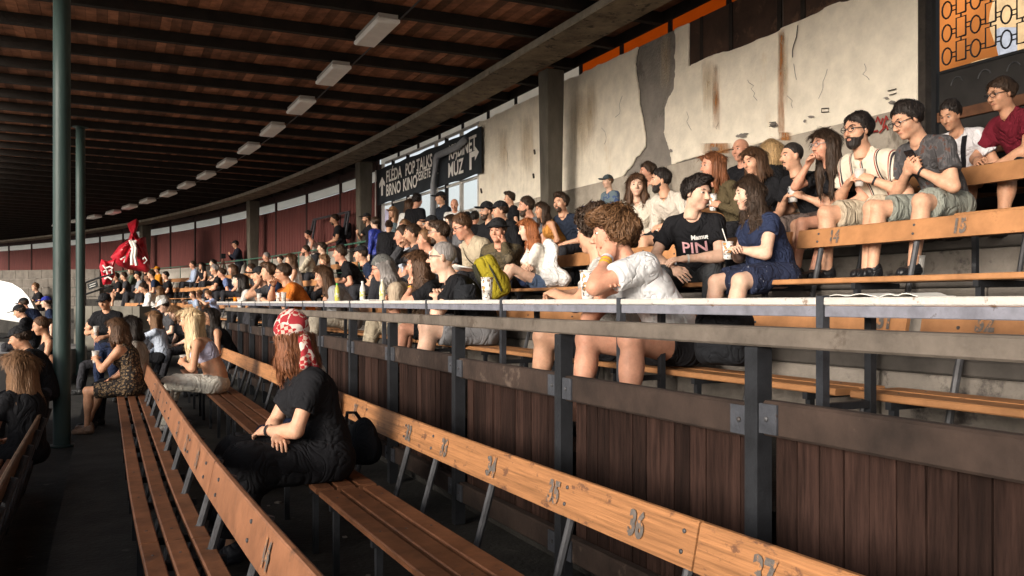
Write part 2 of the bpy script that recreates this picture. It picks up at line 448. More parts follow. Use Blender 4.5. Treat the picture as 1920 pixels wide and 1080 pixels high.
def hat_mesh(kind, lod):
    key = ('hat', kind, lod)
    if key in CACHE: return CACHE[key]
    f = Field((-.2, -.26, -.26), (.2, .26, .2), lod)
    if kind in ('cap', 'capback'):
        s = 1 if kind == 'cap' else -1
        f.ell((0, -.014, .045), (.091, .112, .100), k=0, fnx=lambda d, P: np.maximum(d, .048-.12*np.abs(P[..., 1])*0-P[..., 2]))
        f.ell((0, s*.125, .052), (.076, .085, .010), R=rotm(0, -.16*s), k=.006, fnx=lambda d, P: np.maximum(d, .03-s*P[..., 1]))
        f.ell((0, -.014, .146), (.008, .008, .006), k=.003)
    elif kind == 'hat':
        f.ell((0, -.014, .07), (.094, .114, .082), k=0, fnx=lambda d, P: np.maximum(d, .045-P[..., 2]))
        f.ell((0, -.014, .05), (.135, .155, .012), k=.012)
    elif kind in ('scarf', 'beanie'):
        f.ell((0, -.018, .042), (.092, .115, .104), k=0, fnx=lambda d, P: np.maximum(d, np.interp(P[..., 1], [-.09, -.03, .04, .08], [-.055, -.02, .03, .062]).astype(np.float32)-P[..., 2]))
        if kind == 'scarf':
            f.ell((0, -.115, -.02), (.034, .03, .03), k=.025)
            f.cone((.0, -.12, -.03), (.03, -.155, -.2), .026, .034, k=.02); f.cone((-.01, -.12, -.03), (-.035, -.15, -.16), .024, .028, k=.02)
        f.noise(48, .005, 2, (1, .5, 1.4))
    V, Q = f.mesh(); CACHE[key] = (V, Q); return CACHE[key]
def hand_mesh(curl, lod):
    key = ('hand', curl, lod)
    if key in CACHE: return CACHE[key]
    f = Field((-.08, -.05, -.11), (.09, .21, .06), lod)
    f.cone((0, -.03, 0), (0, .02, 0), .026, .027, k=.01)
    f.ell((0, .05, 0), (.040, .052, .0155), k=.02); f.ell((.02, .03, -.006), (.02, .03, .014), k=.012)
    fr = .0088 if lod < .007 else .0098
    for x, L, a in ((-.031, .062, -.10), (-.0105, .078, -.03), (.0105, .084, .03), (.031, .074, .09)):
        p = np.array((x, .088, 0.)); ang = 0.
        for i, fl in enumerate((.45, .32, .27)):
            ang += curl*(.8, 1.1, .8)[i]
            q = p+L*fl*1.05*np.array((math.sin(a)*math.cos(ang), math.cos(ang)*math.cos(a), -math.sin(ang)))
            f.cone(p, q, fr*(1-.08*i), fr*(.93-.08*i), k=.004); p = q
    t0 = np.array((.026, .018, -.004)); t1 = np.array((.056, .052, -.012-.02*curl)); t2 = np.array((.062-.02*curl, .085, -.018-.035*curl)); t3 = np.array((.058-.035*curl, .108, -.02-.05*curl))
    f.cone(t0, t1, .015, .0115, k=.012); f.cone(t1, t2, .0115, .0098, k=.004); f.cone(t2, t3, .0098, .0085, k=.004)
    V, Q = f.mesh(); CACHE[key] = (V, Q); return CACHE[key]

SKINS = {'l': (.63, .40, .29), 'p': (.56, .31, .20), 't': (.48, .25, .15), 'd': (.36, .19, .12), 'r': (.56, .28, .185)}
def skin_mat(k):
    c = SKINS[k]; return mat('skin_'+k, c, .55, var=.16, scale=22, bump=.12, bscale=90, spec=.38, sss=.06, wear=((c[0]*.98, c[1]*.86, c[2]*.83), 13, .55))
def cloth(col, kind='cloth'):
    n = 'fabric_%s_%02x%02x%02x' % ((kind,)+tuple(int(c*255) for c in col))
    if kind == 'x': return mat(n, col, .9, var=.25, scale=30, bump=.25, bscale=180, spec=.1)
    if kind == 'shiny': return crease(mat(n, col, .45, var=.12, scale=8, bump=.2, bscale=25, spec=.4))
    return crease(mat(n, col, .92, var=.14 if kind != 'denim' else .25, scale=9, bump=.18, bscale=90, spec=.12))
def crease(m, st=.7):                          # soft folds on top of the weave
    nt = m.node_tree; N = nt.nodes; L = nt.links
    if 'crease' in m: return m
    m['crease'] = 1
    tc = N.new('ShaderNodeTexCoord'); mp = N.new('ShaderNodeMapping'); mp.inputs['Scale'].default_value = (1, 1, .7); mp.inputs['Rotation'].default_value = (.5, .4, 0)
    nz = N.new('ShaderNodeTexNoise'); nz.inputs['Scale'].default_value = 6.5; nz.inputs['Detail'].default_value = 2.0; nz.inputs['Distortion'].default_value = 1.6
    m1 = N.new('ShaderNodeMath'); m1.operation = 'SUBTRACT'; m1.inputs[1].default_value = .5; m2 = N.new('ShaderNodeMath'); m2.operation = 'ABSOLUTE'; m3 = N.new('ShaderNodeMath'); m3.operation = 'POWER'; m3.inputs[1].default_value = .6
    bp = N.new('ShaderNodeBump'); bp.inputs['Strength'].default_value = st; bp.inputs['Distance'].default_value = .05
    L.new(tc.outputs['Object'], mp.inputs[0]); L.new(mp.outputs[0], nz.inputs['Vector']); L.new(nz.outputs['Fac'], m1.inputs[0]); L.new(m1.outputs[0], m2.inputs[0]); L.new(m2.outputs[0], m3.inputs[0]); L.new(m3.outputs[0], bp.inputs['Height'])
    b = N['Principled BSDF']
    if b.inputs['Normal'].links: L.new(b.inputs['Normal'].links[0].from_socket, bp.inputs['Normal'])
    L.new(bp.outputs[0], b.inputs['Normal']); return m
def hair_mat(col):
    n = 'hair_%02x%02x%02x' % tuple(int(c*255) for c in col)
    return mat(n, tuple(c*.65 for c in col), .5, scale=42, stretch=(1, 1, .12), bump=.7, bscale=70, spec=.25, col2=tuple(min(1, c*1.5) for c in col))
HAIR = {'rb': (.17, .062, .026), 'gb': (.13, .065, .03), 'blk': (.020, .015, .013), 'dk': (.042, .025, .016), 'br': (.075, .038, .02), 'lb': (.17, .09, .045), 'red': (.30, .10, .035), 'bl': (.42, .27, .13), 'pb': (.60, .45, .27), 'gr': (.22, .20, .19), 'wh': (.5, .48, .46)}
LIP = {}
def lip_mat(k):
    c = SKINS[k]; return mat('lips_'+k, (c[0]*.82, c[1]*.66, c[2]*.68), .45, spec=.4)
EYEW = None

ARMS = {   # wrist target (side, forward, up from the seat or from the floor when standing), curl, elbow pole (side, forward, up)
 'lap': ((.07, .27, .17), .5, (.9, -.5, -.5)), 'knee': ((.13, .40, .20), .35, (.9, -.6, .1)), 'between': ((.05, .40, .13), .5, (1, -.3, -.2)),
 'table': ((.08, .40, .36), .45, (1, -.1, -.6)), 'tablewide': ((.20, .36, .36), .4, (1, .0, -.4)), 'chin': ((.03, .20, .60), .9, (.3, .8, -.9)), 'cheek': ((.10, .16, .66), .7, (.4, .9, -.8)),
 'cup': ((.10, .30, .32), .75, (.9, -.5, -.7)), 'mouth': ((.06, .22, .62), .8, (.7, .3, -.9)), 'phone': ((.05, .30, .33), .7, (.9, -.4, -.7)),
 'cross': ((-.12, .20, .30), .5, (1, .3, -.5)), 'side': ((.24, .02, .10), .3, (.6, -.8, -.2)), 'bench': ((.26, -.02, .06), .2, (.7, -.9, .1)),
 's_down': ((.26, .06, .80), .35, (.5, -1, 0)), 's_cup': ((.14, .30, 1.12), .75, (.7, -.5, -.7)), 's_phone': ((.06, .33, 1.22), .7, (.8, -.3, -.7)),
 's_pocket': ((.22, .06, .90), .4, (.9, -.8, 0)), 's_rail': ((.16, .38, 1.0), .6, (.6, -.6, -.3)), 's_chest': ((.0, .22, 1.2), .6, (1, 0, -.6)), 's_clasp': ((.02, .18, .92), .6, (1, -.3, -.2)), 'reach': ((.16, .52, .45), .7, (.8, -.3, -.6)),
}
N_PERSON = [0]
def upv(l, sd): return np.array((math.sin(sd), math.sin(l)*math.cos(sd), math.cos(l)*math.cos(sd)))
def head_local(pose='sit', lean=.1, side=0, twist=0, look=0, pitch=.05, roll=0):
    sit = pose == 'sit'; H = np.array((0, 0, .10 if sit else .93))
    Nk = H+upv(lean*.55-(.12 if sit else 0), side*.5)*.15+upv(lean, side)*.18+upv(lean+.12, side)*.205
    return Nk+upv(lean*.6+.05+pitch*.15, side*.6)*.03-rotm(twist+look, pitch, roll)@np.array((0, -.035, -.115))
def make_person(label, root, rz, S=1.0, d=8.0, sex='m', pose='sit', lean=.1, side=0, twist=0, look=0, pitch=.05, roll=0, ra='lap', la='lap', seat=.43,
                feet=None, spread=.11, top='tee', topc=(.02, .02, .022), bot='trousers', botc=(.03, .03, .035), hair='short', hc='dk', beard='', skin='p', fat=1.0,
                hat=None, hatc=(.02, .02, .022), glasses=None, shoec=(.02, .02, .02), topk='cloth', botk='cloth', group='spectators in the stand', extra=None, hemcut=None, hatmat=None, topmat=None, botmat=None, wide=None, vox=None):
    N_PERSON[0] += 1; seed = N_PERSON[0]; R = random.Random(seed)
    if skin == 'p': skin = R.choice('pplr')
    h = vox or min(max(d*.0021, .0105), .026)/S; hl = min(max(d*.00125, .0055), .0125)/S
    sit = pose == 'sit'
    m = sex == 'm'; lw = (1.0 if m else .86)*fat**.6; shw = wide or (.178 if m else .158)
    H = np.array((0, 0, .10 if sit else .93)); floor = -seat/S if sit else 0.
    up = lambda l, sd: np.array((math.sin(sd), math.sin(l)*math.cos(sd), math.cos(l)*math.cos(sd)))
    d1 = up(lean*.55-(.12 if sit else 0), side*.5); d2 = up(lean, side); d3 = up(lean+.12, side)
    Wst = H+d1*.15; Ch = Wst+d2*.18; Nk = Ch+d3*.205; Sc = Ch+d3*.115
    Rv = np.array((math.cos(twist), math.sin(twist), 0)); Rv = unit(Rv-d3*(Rv@d3)); Fv = np.cross(d3, Rv)
    Hv = np.array((math.cos(twist*.35), math.sin(twist*.35), 0)); Fh = np.array((-Hv[1], Hv[0], 0))
    RH = rotm(twist+look, pitch, roll)
    hp = head_local(pose, lean, side, twist, look, pitch, roll)
    sh = {s: Sc+Rv*s*shw for s in (-1, 1)}; hip = {s: H+Hv*s*.088 for s in (-1, 1)}
    J = {}
    A1, A2 = (.295, .255) if m else (.275, .235)
    for s, spec in ((1, ra), (-1, la)):
        if isinstance(spec, str): tgt, curl, pole = ARMS[spec]; tgt = np.array((tgt[0]*s, tgt[1], tgt[2]))
        else: tgt, curl, pole = (spec+(.5, (.9, -.5, -.6)))[:3] if len(spec) < 3 else spec; tgt = np.array((tgt[0]*s, tgt[1], tgt[2]))
        if isinstance(spec, str) and spec in ('chin', 'cheek', 'mouth'):
            off = {'chin': (.02, .05, -.17), 'cheek': (.085, .035, -.12), 'mouth': (.03, .13, -.13)}[spec]
            tgt = hp+RH@np.array((off[0]*s, off[1], off[2]))
        pl = np.array((pole[0]*s, pole[1], pole[2])); pl = Rv*pl[0]+Fh*pl[1]+np.array((0, 0, pl[2]))
        e, w = ik(sh[s], tgt, A1, A2, pl); J[s] = (e, w, curl, spec)
    LG = {}
    for s in (-1, 1):
        if sit:
            fx = feet[s] if feet else (s*spread, .50+R.uniform(-.07, .05), 0)
            an = np.array((fx[0], fx[1], floor+.075+(fx[2] if len(fx) > 2 else 0)))
            kn, an = ik(hip[s], an, .435, .42, (s*.25, .6, 1))
        else:
            fx = feet[s] if feet else (s*(.10+R.uniform(0, .04)), R.uniform(-.06, .08), 0)
            kn, an = ik(hip[s], np.array((fx[0], fx[1], .08)), .435, .43, (s*.1, 1, 0))
        LG[s] = (kn, an)
    # ---- skin
    pts = np.array([H, hp]+[J[s][i] for s in J for i in (0, 1)]+[LG[s][i] for s in LG for i in (0, 1)]+list(sh.values()))
    lo = pts.min(0)-.26*max(1, fat); hi = pts.max(0)+.26*max(1, fat); lo[2] = max(lo[2], floor-.03)
    f = Field(lo, hi, h)
    bare_torso = top in ('tank', 'band'); tk = 1.0 if bare_torso else .86
    Rt = np.stack([Rv, Fv, d3], 1); Rp = np.stack([Hv, Fh, (0, 0, 1)], 1)
    cw = 1.0 if m else .90
    def torso(F, g, sc=1.0, k=.06, sh_r=.062, shoulders=True):
        F.ell(H+np.array((0, 0, .0)), ((.165 if m else .172)*fat*sc+g, .125*fat*sc+g, .12*sc+g), Rp, k=k)
        F.ell(Wst, (.142*cw*fat*sc+g, .108*fat*sc+g, .15*sc+g), Rt, k=k)
        if fat > 1.12: F.ell(Wst+Fh*.05*fat, (.13*fat*sc+g, .11*fat*sc+g, .12*sc+g), Rt, k=k)
        F.ell(Ch+d3*.02, (.160*cw*fat**.7*sc+g, .112*fat**.7*sc+g, .165*sc+g), Rt, k=k)
        if not m:
            for s in (-1, 1): F.ell(Ch+Rv*s*.065+Fv*.085*fat+d3*.02, (.062*fat+g, .058*fat+g, .062*fat+g), Rt, k=.04)
        if shoulders:
            for s in (-1, 1): F.cone(Nk-d3*.05+Rv*s*.03, sh[s]-Rv*s*.015-d3*.012, (.046+g*.7)*sc, (.052*lw+g*.8)*sc, k=k*.7)
    torso(f, 0, tk)
    f.cone(Nk-d3*.06, hp+RH@np.array((0, -.03, -.075)), .058*lw if m else .05, .052 if m else .045, k=.04)
    covered_arm = top in ('long', 'jacket', 'shirtlong'); cleg = bot in ('trousers', 'jeans', 'longskirt')
    for s in (-1, 1):
        e, w, curl, sp = J[s]
        q = .75 if covered_arm else 1
        f.cone(sh[s], e, .052*lw*fat**.5*(1 if bare_torso else .9)*q, .041*lw*fat**.5*q, k=.03); f.cone(e, w, .041*lw*fat**.4*q, .0275*lw*q, k=.02)
        ux = unit(w-e); uy = unit(np.cross(ux, (.31, .2, .93))); f.ell(e+(w-e)*.25, np.array((.044, .041, .075))*lw*fat**.4*q, k=.025, R=np.stack([uy, np.cross(ux, uy), ux], 1))
        kn, an = LG[s]; q = .75 if cleg else 1
        f.cone(hip[s], kn, .086*lw*fat*q, .057*lw*fat**.7*q, k=.03); f.cone(kn, an, .054*lw*fat**.7*q, .036*lw*q, k=.02)
        if not cleg:
            ax = unit(an-kn); back = unit(np.cross(ax, np.cross(ax, (0, 1, 0))))
            f.ell(kn+(an-kn)*.3+back*.012, (.052*lw*fat**.6, .056*lw*fat**.6, .11), R=np.stack([np.cross(back, ax), back, ax], 1), k=.03)
            f.ell(kn+np.array((0, .012, .008)), (.05*lw, .05*lw, .052*lw), k=.02)
        f.cone(an+np.array((0, -.02, -.03)), an+np.array((s*.02, .12, -.045)), .034, .026, k=.02)
    V, Q = f.mesh(); MI = np.zeros(len(Q), int)
    parts = [(V, Q, MI)]
    hv, hq, hm = head_mesh(sex, .0055 if hl < .0065 else (.008 if hl < .0095 else .0115))
    fs = np.array((R.uniform(.95, 1.05), R.uniform(.97, 1.04), R.uniform(.97, 1.05)))*(1.0 if m else .975)
    toh = lambda P: (P*fs)@RH.T+hp
    parts.append((toh(hv), hq, hm))
    if d < 16: ev, eq, em = eye_mesh(); parts.append((toh(ev), eq, em))
    grip = {}
    for s in (-1, 1):
        e, w, curl, sp = J[s]; ax = unit(w-e)
        cu = {True: curl}[True]; hm_, hq_ = hand_mesh(round(cu, 2), .0055 if d < 7 else .0085)
        inward = np.array((-s, 0, 0))*.6+np.array((0, 0, -1))*.55 if not (isinstance(sp, str) and sp in ('cup', 's_cup', 'phone', 's_phone', 'mouth', 'cheek', 'chin', 's_down', 's_pocket', 'side')) else Rv*(-s)
        if isinstance(sp, str) and sp in ('phone', 's_phone'): inward = np.array((-s*.5, -.5, .6))
        if isinstance(sp, str) and sp in ('cheek', 'chin'): inward = unit(hp-w)
        if len(sp) > 3 and not isinstance(sp, str): inward = np.array((sp[3][0]*s, sp[3][1], sp[3][2]))
        yx = ax
        if isinstance(sp, str) and sp in ('chin', 'cheek'): yx = unit(hp+RH@np.array((s*.05, -.01, .04))-w)
        pn = unit(inward-yx*(inward@yx)); zx = -pn; xx = np.cross(yx, zx)
        if (xx@np.array((-s, 0, 0))) < 0 and False: xx = -xx
        mir = np.array((1., 1., 1.))
        # thumb (+x of the hand) lies towards the body's middle or up
        want = np.array((-s*.6, 0, .8)); sg = 1 if xx@want >= 0 else -1
        hs_ = (1.0 if m else .9)
        P = (hm_*np.array((sg, 1, 1))*hs_)@np.stack([xx, yx, zx], 1).T+w-yx*.012
        parts.append((P, hq_ if sg > 0 else hq_[:, ::-1], np.zeros(len(hq_), int)))
        grip[s] = (w+yx*.085*hs_+pn*.035, yx, pn)
    VV = []; QQ = []; MM = []; k = 0
    for (a, b, c) in parts: VV.append(a); QQ.append(b+k); MM.append(c); k += len(a)
    global EYEW
    if EYEW is None: EYEW = (mat('eye_white', (.62, .58, .55), .3), mat('iris', (.03, .022, .016), .25))
    M = Matrix.Translation(root)@Matrix.Rotation(rz, 4, 'Z')@Matrix.Scale(S, 4)
    o = mesh('person', np.concatenate(VV), np.concatenate(QQ), mats=[skin_mat(skin), lip_mat(skin), EYEW[0], EYEW[1]], midx=np.concatenate(MM), smooth=True)
    o.matrix_world = M
    tag(o, label, 'person', group)
    def child(name, V, Q, m):
        if len(V) == 0: return None
        c = mesh(name, V, Q, m, parent=o, smooth=True); return c
    # ---- clothes
    nseed = seed*7
    g = .014 if top != 'jacket' else .026
    f = Field(lo, hi, h)
    if top == 'band':
        f.ell(Ch+d3*.0, (.160*cw*fat**.7+.006, .112*fat**.7+.006, .165), Rt, k=.05)
        for s in (-1, 1): f.ell(Ch+Rv*s*.065+Fv*.085*fat+d3*.02, (.068*fat, .064*fat, .068*fat), Rt, k=.04)
        zc = Ch
        f.op(lo, hi, lambda P: np.maximum((P-(Ch+d3*.075)).astype(np.float32)@d3.astype(np.float32), -(P-(Ch-d3*.13)).astype(np.float32)@d3.astype(np.float32))*-1, k=.004, sub=True)
    else:
        torso(f, g if top != 'tank' else .006, 1.0, shoulders=top != 'tank')
        if top == 'tank':
            for s in (-1, 1): f.cone(Nk-d3*.05+Rv*s*.075-Fv*.05, Nk-d3*.12+Rv*s*.085+Fv*.085, .03, .03, k=.03)
            f.op(lo, hi, lambda P: -(((P-(Ch+d3*.10)).astype(np.float32)@d3.astype(np.float32))), k=.02) if False else None
        sl = {'tee': .62, 'polo': .62, 'dress': .45, 'long': None, 'jacket': None, 'tank': 0, 'shirtlong': None, 'loose': .8}.get(top, .62)
        for s in (-1, 1):
            e, w = J[s][0], J[s][1]; a = lw*fat**.5
            if sl is None:
                gg = .012 if top == 'long' else .02
                f.cone(sh[s], e, .055*a+gg, .044*a+gg, k=.04); f.cone(e, e+(w-e)*.94, .044*a+gg, .03*a+gg*.8, k=.02, cut='b')
            elif sl > 0:
                f.cone(sh[s]-Rv*s*.015-d3*.008, sh[s]+(e-sh[s])*sl, .053*a+.012, .052*a+(.019 if top != 'loose' else .035), k=.045, cut='b')
        f.cone(Nk-d3*.02, hp+RH@np.array((0, -.03, -.02)), .062*lw if m else .056, .075, k=.008, sub=True)
        f.ell(Nk+Fv*.05-d3*.005, np.array((.05, .06, .045))*(1.25 if top in ('tank', 'dress', 'jacket') else 1), Rt, k=.012, sub=True)
        if top == 'tank': f.ell(Nk-d3*.02, (.085, .16, .075), Rt, k=.015, sub=True)
        if top in ('polo', 'shirtlong', 'jacket', 'loosepolo'):
            for s in (-1, 1): f.cone(Nk+Rv*s*.058-Fv*.035+d3*.0, Nk+Rv*s*.035+Fv*.075-d3*.05, .017, .020, k=.008)
        if sit: f.op(lo, np.array((hi[0], hi[1], .04)), lambda P: P[..., 2]-.022, k=.01, sub=True)
        else:
            hz = H[2]-(.06 if top not in ('dress',) else .02); f.op(lo, np.array((hi[0], hi[1], hz)), lambda P: P[..., 2]-hz, k=.006, sub=True)
    f.noise(15, .0062, nseed, (1, 1, .7)); f.folds(22, .0105, nseed+1, (1, 1, .75))
    V, Q = f.mesh(); tp = child({'jacket': 'jacket', 'dress': 'dress_top'}.get(top, 'shirt'), V, Q, topmat or cloth(topc, topk))
    f = Field(lo, hi, h)
    g = {'trousers': .016, 'jeans': .013, 'shorts': .024, 'skirt': .02, 'longskirt': .035, 'hot': .012}[bot]
    f.ell(H, ((.168 if m else .175)*fat+g*.4, .13*fat+g*.4, .115), Rp, k=.04)
    if sit:
        f.cone(hip[-1]+np.array((0, .02, -.02)), hip[1]+np.array((0, .02, -.02)), .098*fat, .098*fat, k=.04)
    for s in (-1, 1):
        kn, an = LG[s]; a = lw*fat
        if bot in ('trousers', 'jeans'):
            lo_ = .058 if bot == 'trousers' else .05
            f.cone(hip[s], kn, .088*a+g, .060*a+g, k=.04); f.cone(kn, kn+(an-kn)*.98, .060*a+g, lo_*lw+g*.5, k=.02, cut='b')
        elif bot in ('shorts', 'hot'):
            t = .82 if bot == 'shorts' else .42
            f.cone(hip[s], hip[s]+(kn-hip[s])*t, .088*a+g, .07*a+g*(1.3 if bot == 'shorts' else .8), k=.04, cut='b')
        elif bot == 'skirt':
            f.cone(hip[s], hip[s]+(kn-hip[s])*.85, .09*a+g, .075*a+g, k=.06, cut='b')
        elif bot == 'longskirt':
            f.cone(hip[s], kn, .09*a+g, .075*a+g, k=.08); f.cone(kn, kn+(an-kn)*.8, .075*a+g, .09*a+g, k=.08, cut='b')
    if bot in ('skirt', 'longskirt'):
        f.cone((hip[1]+hip[-1])/2, (hip[1]+hip[-1])/2+((LG[1][0]+LG[-1][0])/2-(hip[1]+hip[-1])/2)*.8, .10*fat, .08*fat, k=.06)
    if sit: f.op(lo, np.array((hi[0], .12, .02)), lambda P: np.maximum(P[..., 2]-.004, P[..., 1]-.16), k=.004, sub=True)
    f.noise(18, .005, nseed+2, (1, .6, 1)); f.folds(22, .0095, nseed+3, (.8, 1, 1))
    V, Q = f.mesh(); child({'shorts': 'shorts', 'hot': 'shorts', 'skirt': 'skirt', 'longskirt': 'skirt'}.get(bot, 'trousers'), V, Q, botmat or cloth(botc, 'denim' if bot == 'jeans' else botk))
    for s in (-1, 1):
        an = LG[s][1]; fz = an[2]-.075
        ff = Field(an-np.array((.12, .14, .1)), an+np.array((.12, .26, .06)), max(.008, min(h, .016)))
        tw = s*.03
        ff.cone(an+np.array((0, -.035, -.036)), an+np.array((tw, .125, -.045)), .041, .037, k=.02, flat=fz); ff.cone(an+np.array((0, -.02, .0)), an+np.array((0, .0, -.03)), .044, .046, k=.02, flat=fz)
        V, Q = ff.mesh(); child('shoe', V, Q, cloth(shoec, 'shiny'))
    # ---- head things
    hm_ = hair_mat(HAIR[hc]); hl2 = max(hl, .0075)
    if hair != 'none':
        V, Q = hair_mesh(hair, round(hl2, 4) if hl2 < .009 else .0125, seed)
        if hat in ('cap', 'capback', 'hat', 'beanie', 'scarf') and len(V):
            cen = V[Q].mean(1); keep = cen[:, 2] < (.055 if hat != 'scarf' else .0); Q = Q[keep]
            if hat in ('scarf', 'beanie'): V = V*np.array((.97, .93, 1))
        child('hair', toh(V), Q, hm_)
    if d < 14 or beard:
        V, Q = brow_mesh(.006, beard); bm_ = hm_ if hc not in ('bl', 'pb', 'wh') else hair_mat(HAIR['lb']); cen = V[Q].mean(1)
        def sub(name, mask):
            q = Q[mask]
            if len(q) == 0: return
            used = np.unique(q); mp_ = np.zeros(len(V), int); mp_[used] = np.arange(len(used)); child(name, toh(V[used]), mp_[q], bm_)
        if d < 14: sub('eyebrow', (cen[:, 2] > .02) & (cen[:, 0] > 0)); sub('eyebrow', (cen[:, 2] > .02) & (cen[:, 0] <= 0))
        if beard == 'mous': sub('moustache', (cen[:, 2] <= .02) & (cen[:, 2] > -.07)); sub('beard', cen[:, 2] <= -.07)
        elif beard: sub('beard', cen[:, 2] <= .02)
    if hat:
        V, Q = hat_mesh(hat, round(hl2, 4) if hl2 < .009 else .012); child({'cap': 'cap', 'capback': 'cap', 'hat': 'hat', 'scarf': 'headscarf', 'beanie': 'beanie'}[hat], toh(V), Q, hatmat or cloth(hatc))
    if glasses:
        gm = mat('glasses_'+glasses, (.01, .01, .012) if glasses != 'clear' else (.35, .3, .28), .3, spec=.6); mb = MB()
        for s in (-1, 1):
            ring = [(s*.034+.025*math.cos(a), .1045-.25*abs(s*.034+.025*math.cos(a))**2*8, .010+.019*math.sin(a)) for a in np.linspace(0, 2*math.pi, 13)]
            if glasses == 'sun':
                k = len(mb.v); mb.v += ring[:-1]; mb.f.append(tuple(range(k, k+12))); mb.mi.append(0)
            mb.tube(ring, .0028, 5, False); mb.tube([(s*.059, .094, .014), (s*.078, .04, .014), (s*.082, -.015, .008)], .0028, 5)
        mb.tube([(-.009, .105, .014), (.009, .105, .014)], .0025, 5)
        child('glasses', toh(np.array(mb.v)), mb.f, gm)
    info = dict(obj=o, M=M, hp=hp, RH=RH, toh=toh, grip=grip, Rv=Rv, Fv=Fv, d3=d3, Ch=Ch, Nk=Nk, H=H, sh=sh, J=J, LG=LG, shirt=tp, S=S)
    return info

# ------------------------------------------------------------------ the setting
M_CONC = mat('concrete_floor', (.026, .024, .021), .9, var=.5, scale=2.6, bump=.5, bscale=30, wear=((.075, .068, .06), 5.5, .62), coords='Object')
M_RISER = mat('concrete_riser', (.21, .185, .16), .92, var=.35, scale=2.2, bump=.5, bscale=22, wear=((.07, .06, .055), 1.7, .56), objvar=.18)
M_GROUND = mat('ground_gravel', (.38, .35, .30), .95, var=.3, scale=.4, bump=.2)
M_BEAM = mat('concrete_beam', (.16, .125, .085), .95, var=.5, scale=3.5, bump=.7, bscale=26, wear=((.045, .035, .026), 5.5, .55))
M_BEAMEDGE = mat('concrete_beam_edge', (.30, .27, .22), .95, var=.3, scale=5, bump=.5, bscale=30, wear=((.12, .10, .08), 4, .6))
M_COLUMN = mat('concrete_column', (.085, .075, .06), .95, var=.35, scale=3, stretch=(1, 1, .35), bump=.4, bscale=25)
M_PLASTER = mat('cream_plaster', (.80, .725, .60), .93, var=.12, scale=4.5, bump=.35, bscale=30, wear=((.72, .61, .46), 1.3, .62, (1, 1, .25)))
M_RENDER = mat('grey_render', (.23, .205, .18), .95, var=.22, scale=3, bump=.6, bscale=30, wear=((.14, .125, .11), 2.2, .58))
M_DADO = mat('stained_dado', (.36, .315, .26), .95, var=.32, scale=2.5, bump=.5, bscale=22, wear=((.15, .125, .10), 1.9, .57, (1, 1, .4)))
M_ROOFDK = mat('roof_felt', (.018, .015, .013), .95)
M_JOIST = mat('dark_joist', (.020, .015, .012), .85, var=.3, scale=4, bump=.3, bscale=30)
M_BOARD = mat('roof_board', (.25, .105, .055), .8, scale=5, stretch=(1, 1, 1), var=.5, bump=.35, bscale=40, attr='tone', objvar=.55, wear=((.28, .17, .11), 3.3, .66))
M_STEEL = mat('dark_steel', (.016, .017, .020), .6, metal=.1, var=.35, scale=9, bump=.15, bscale=60, wear=((.06, .06, .066), 6, .64))
M_STEELW = mat('worn_steel', (.055, .058, .068), .5, metal=.25, var=.4, scale=7, bump=.2, bscale=50, wear=((.05, .028, .016), 7, .62))
M_PIPE = mat('grey_tube', (.07, .07, .075), .5, metal=.3, var=.35, scale=10, bump=.15, wear=((.04, .03, .025), 6, .6))
M_GREEN = mat('green_pillar_paint', (.022, .040, .036), .5, var=.22, scale=2.5, stretch=(1, 1, .3), bump=.12, bscale=40, wear=((.22, .24, .22), 5, .74))
M_RAILG = mat('green_handrail_paint', (.045, .12, .085), .5, var=.2)
M_LIGHT = mat('lamp_diffuser', (.88, .87, .84), .45, var=.06, scale=6, spec=.4)
M_LIGHTB = mat('lamp_housing', (.42, .40, .37), .5)
M_RED = mat('red_boards', (.115, .034, .030), .8, var=.35, scale=3.2, stretch=(9, 9, .4), bump=.4, bscale=6)
M_REDPOST = mat('dark_red_post', (.035, .016, .014), .8, var=.3)
M_STRIP = mat('frosted_strip', (.80, .77, .70), .6, var=.12, scale=2, trans=0)
M_BENCH = mat('varnished_bench', (.34, .155, .064), .5, scale=3.4, stretch=(1, .6, 26), var=.42, bump=.22, bscale=9, detail=8.0, objvar=.16, spec=.35, wear=((.15, .07, .038), 7, .57, (1, 1, 2)))
M_SLAT = mat('worn_slat', (.17, .070, .033), .55, scale=6, var=.38, bump=.15, bscale=24, objvar=.2, spec=.3, wear=((.10, .045, .025), 4.6, .60))
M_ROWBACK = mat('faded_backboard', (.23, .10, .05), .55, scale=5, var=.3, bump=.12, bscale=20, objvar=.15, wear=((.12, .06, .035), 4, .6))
M_FENCE = mat('fence_board', (.023, .0120, .0092), .85, scale=7, stretch=(6, 6, .5), var=.55, bump=.35, bscale=16, objvar=.45, spec=.1, wear=((.07, .035, .026), 6, .68, (3, 3, .3)))
M_PLANK = mat('fence_plank', (.030, .019, .0145), .85, scale=4, var=.5, bump=.3, bscale=22, objvar=.15, wear=((.085, .06, .047), 3.5, .60))
M_RAILW = mat('fence_rail_wood', (.115, .095, .078), .75, scale=5, var=.35, bump=.3, bscale=26, wear=((.075, .058, .045), 3.5, .57))
M_TABLE = mat('peeling_white_paint', (.50, .475, .44), .75, scale=5, var=.08, bump=.3, bscale=40, wear=((.22, .16, .12), 14, .58))
M_TABLEBAR = mat('blue_grey_bar', (.20, .20, .235), .55, metal=.2, scale=7, var=.35, bump=.2, wear=((.06, .05, .045), 7, .60))
M_PAINT = mat('stencil_paint', (.11, .095, .085), .8, var=.3, scale=60, wear=((.38, .17, .065), 26, .53))

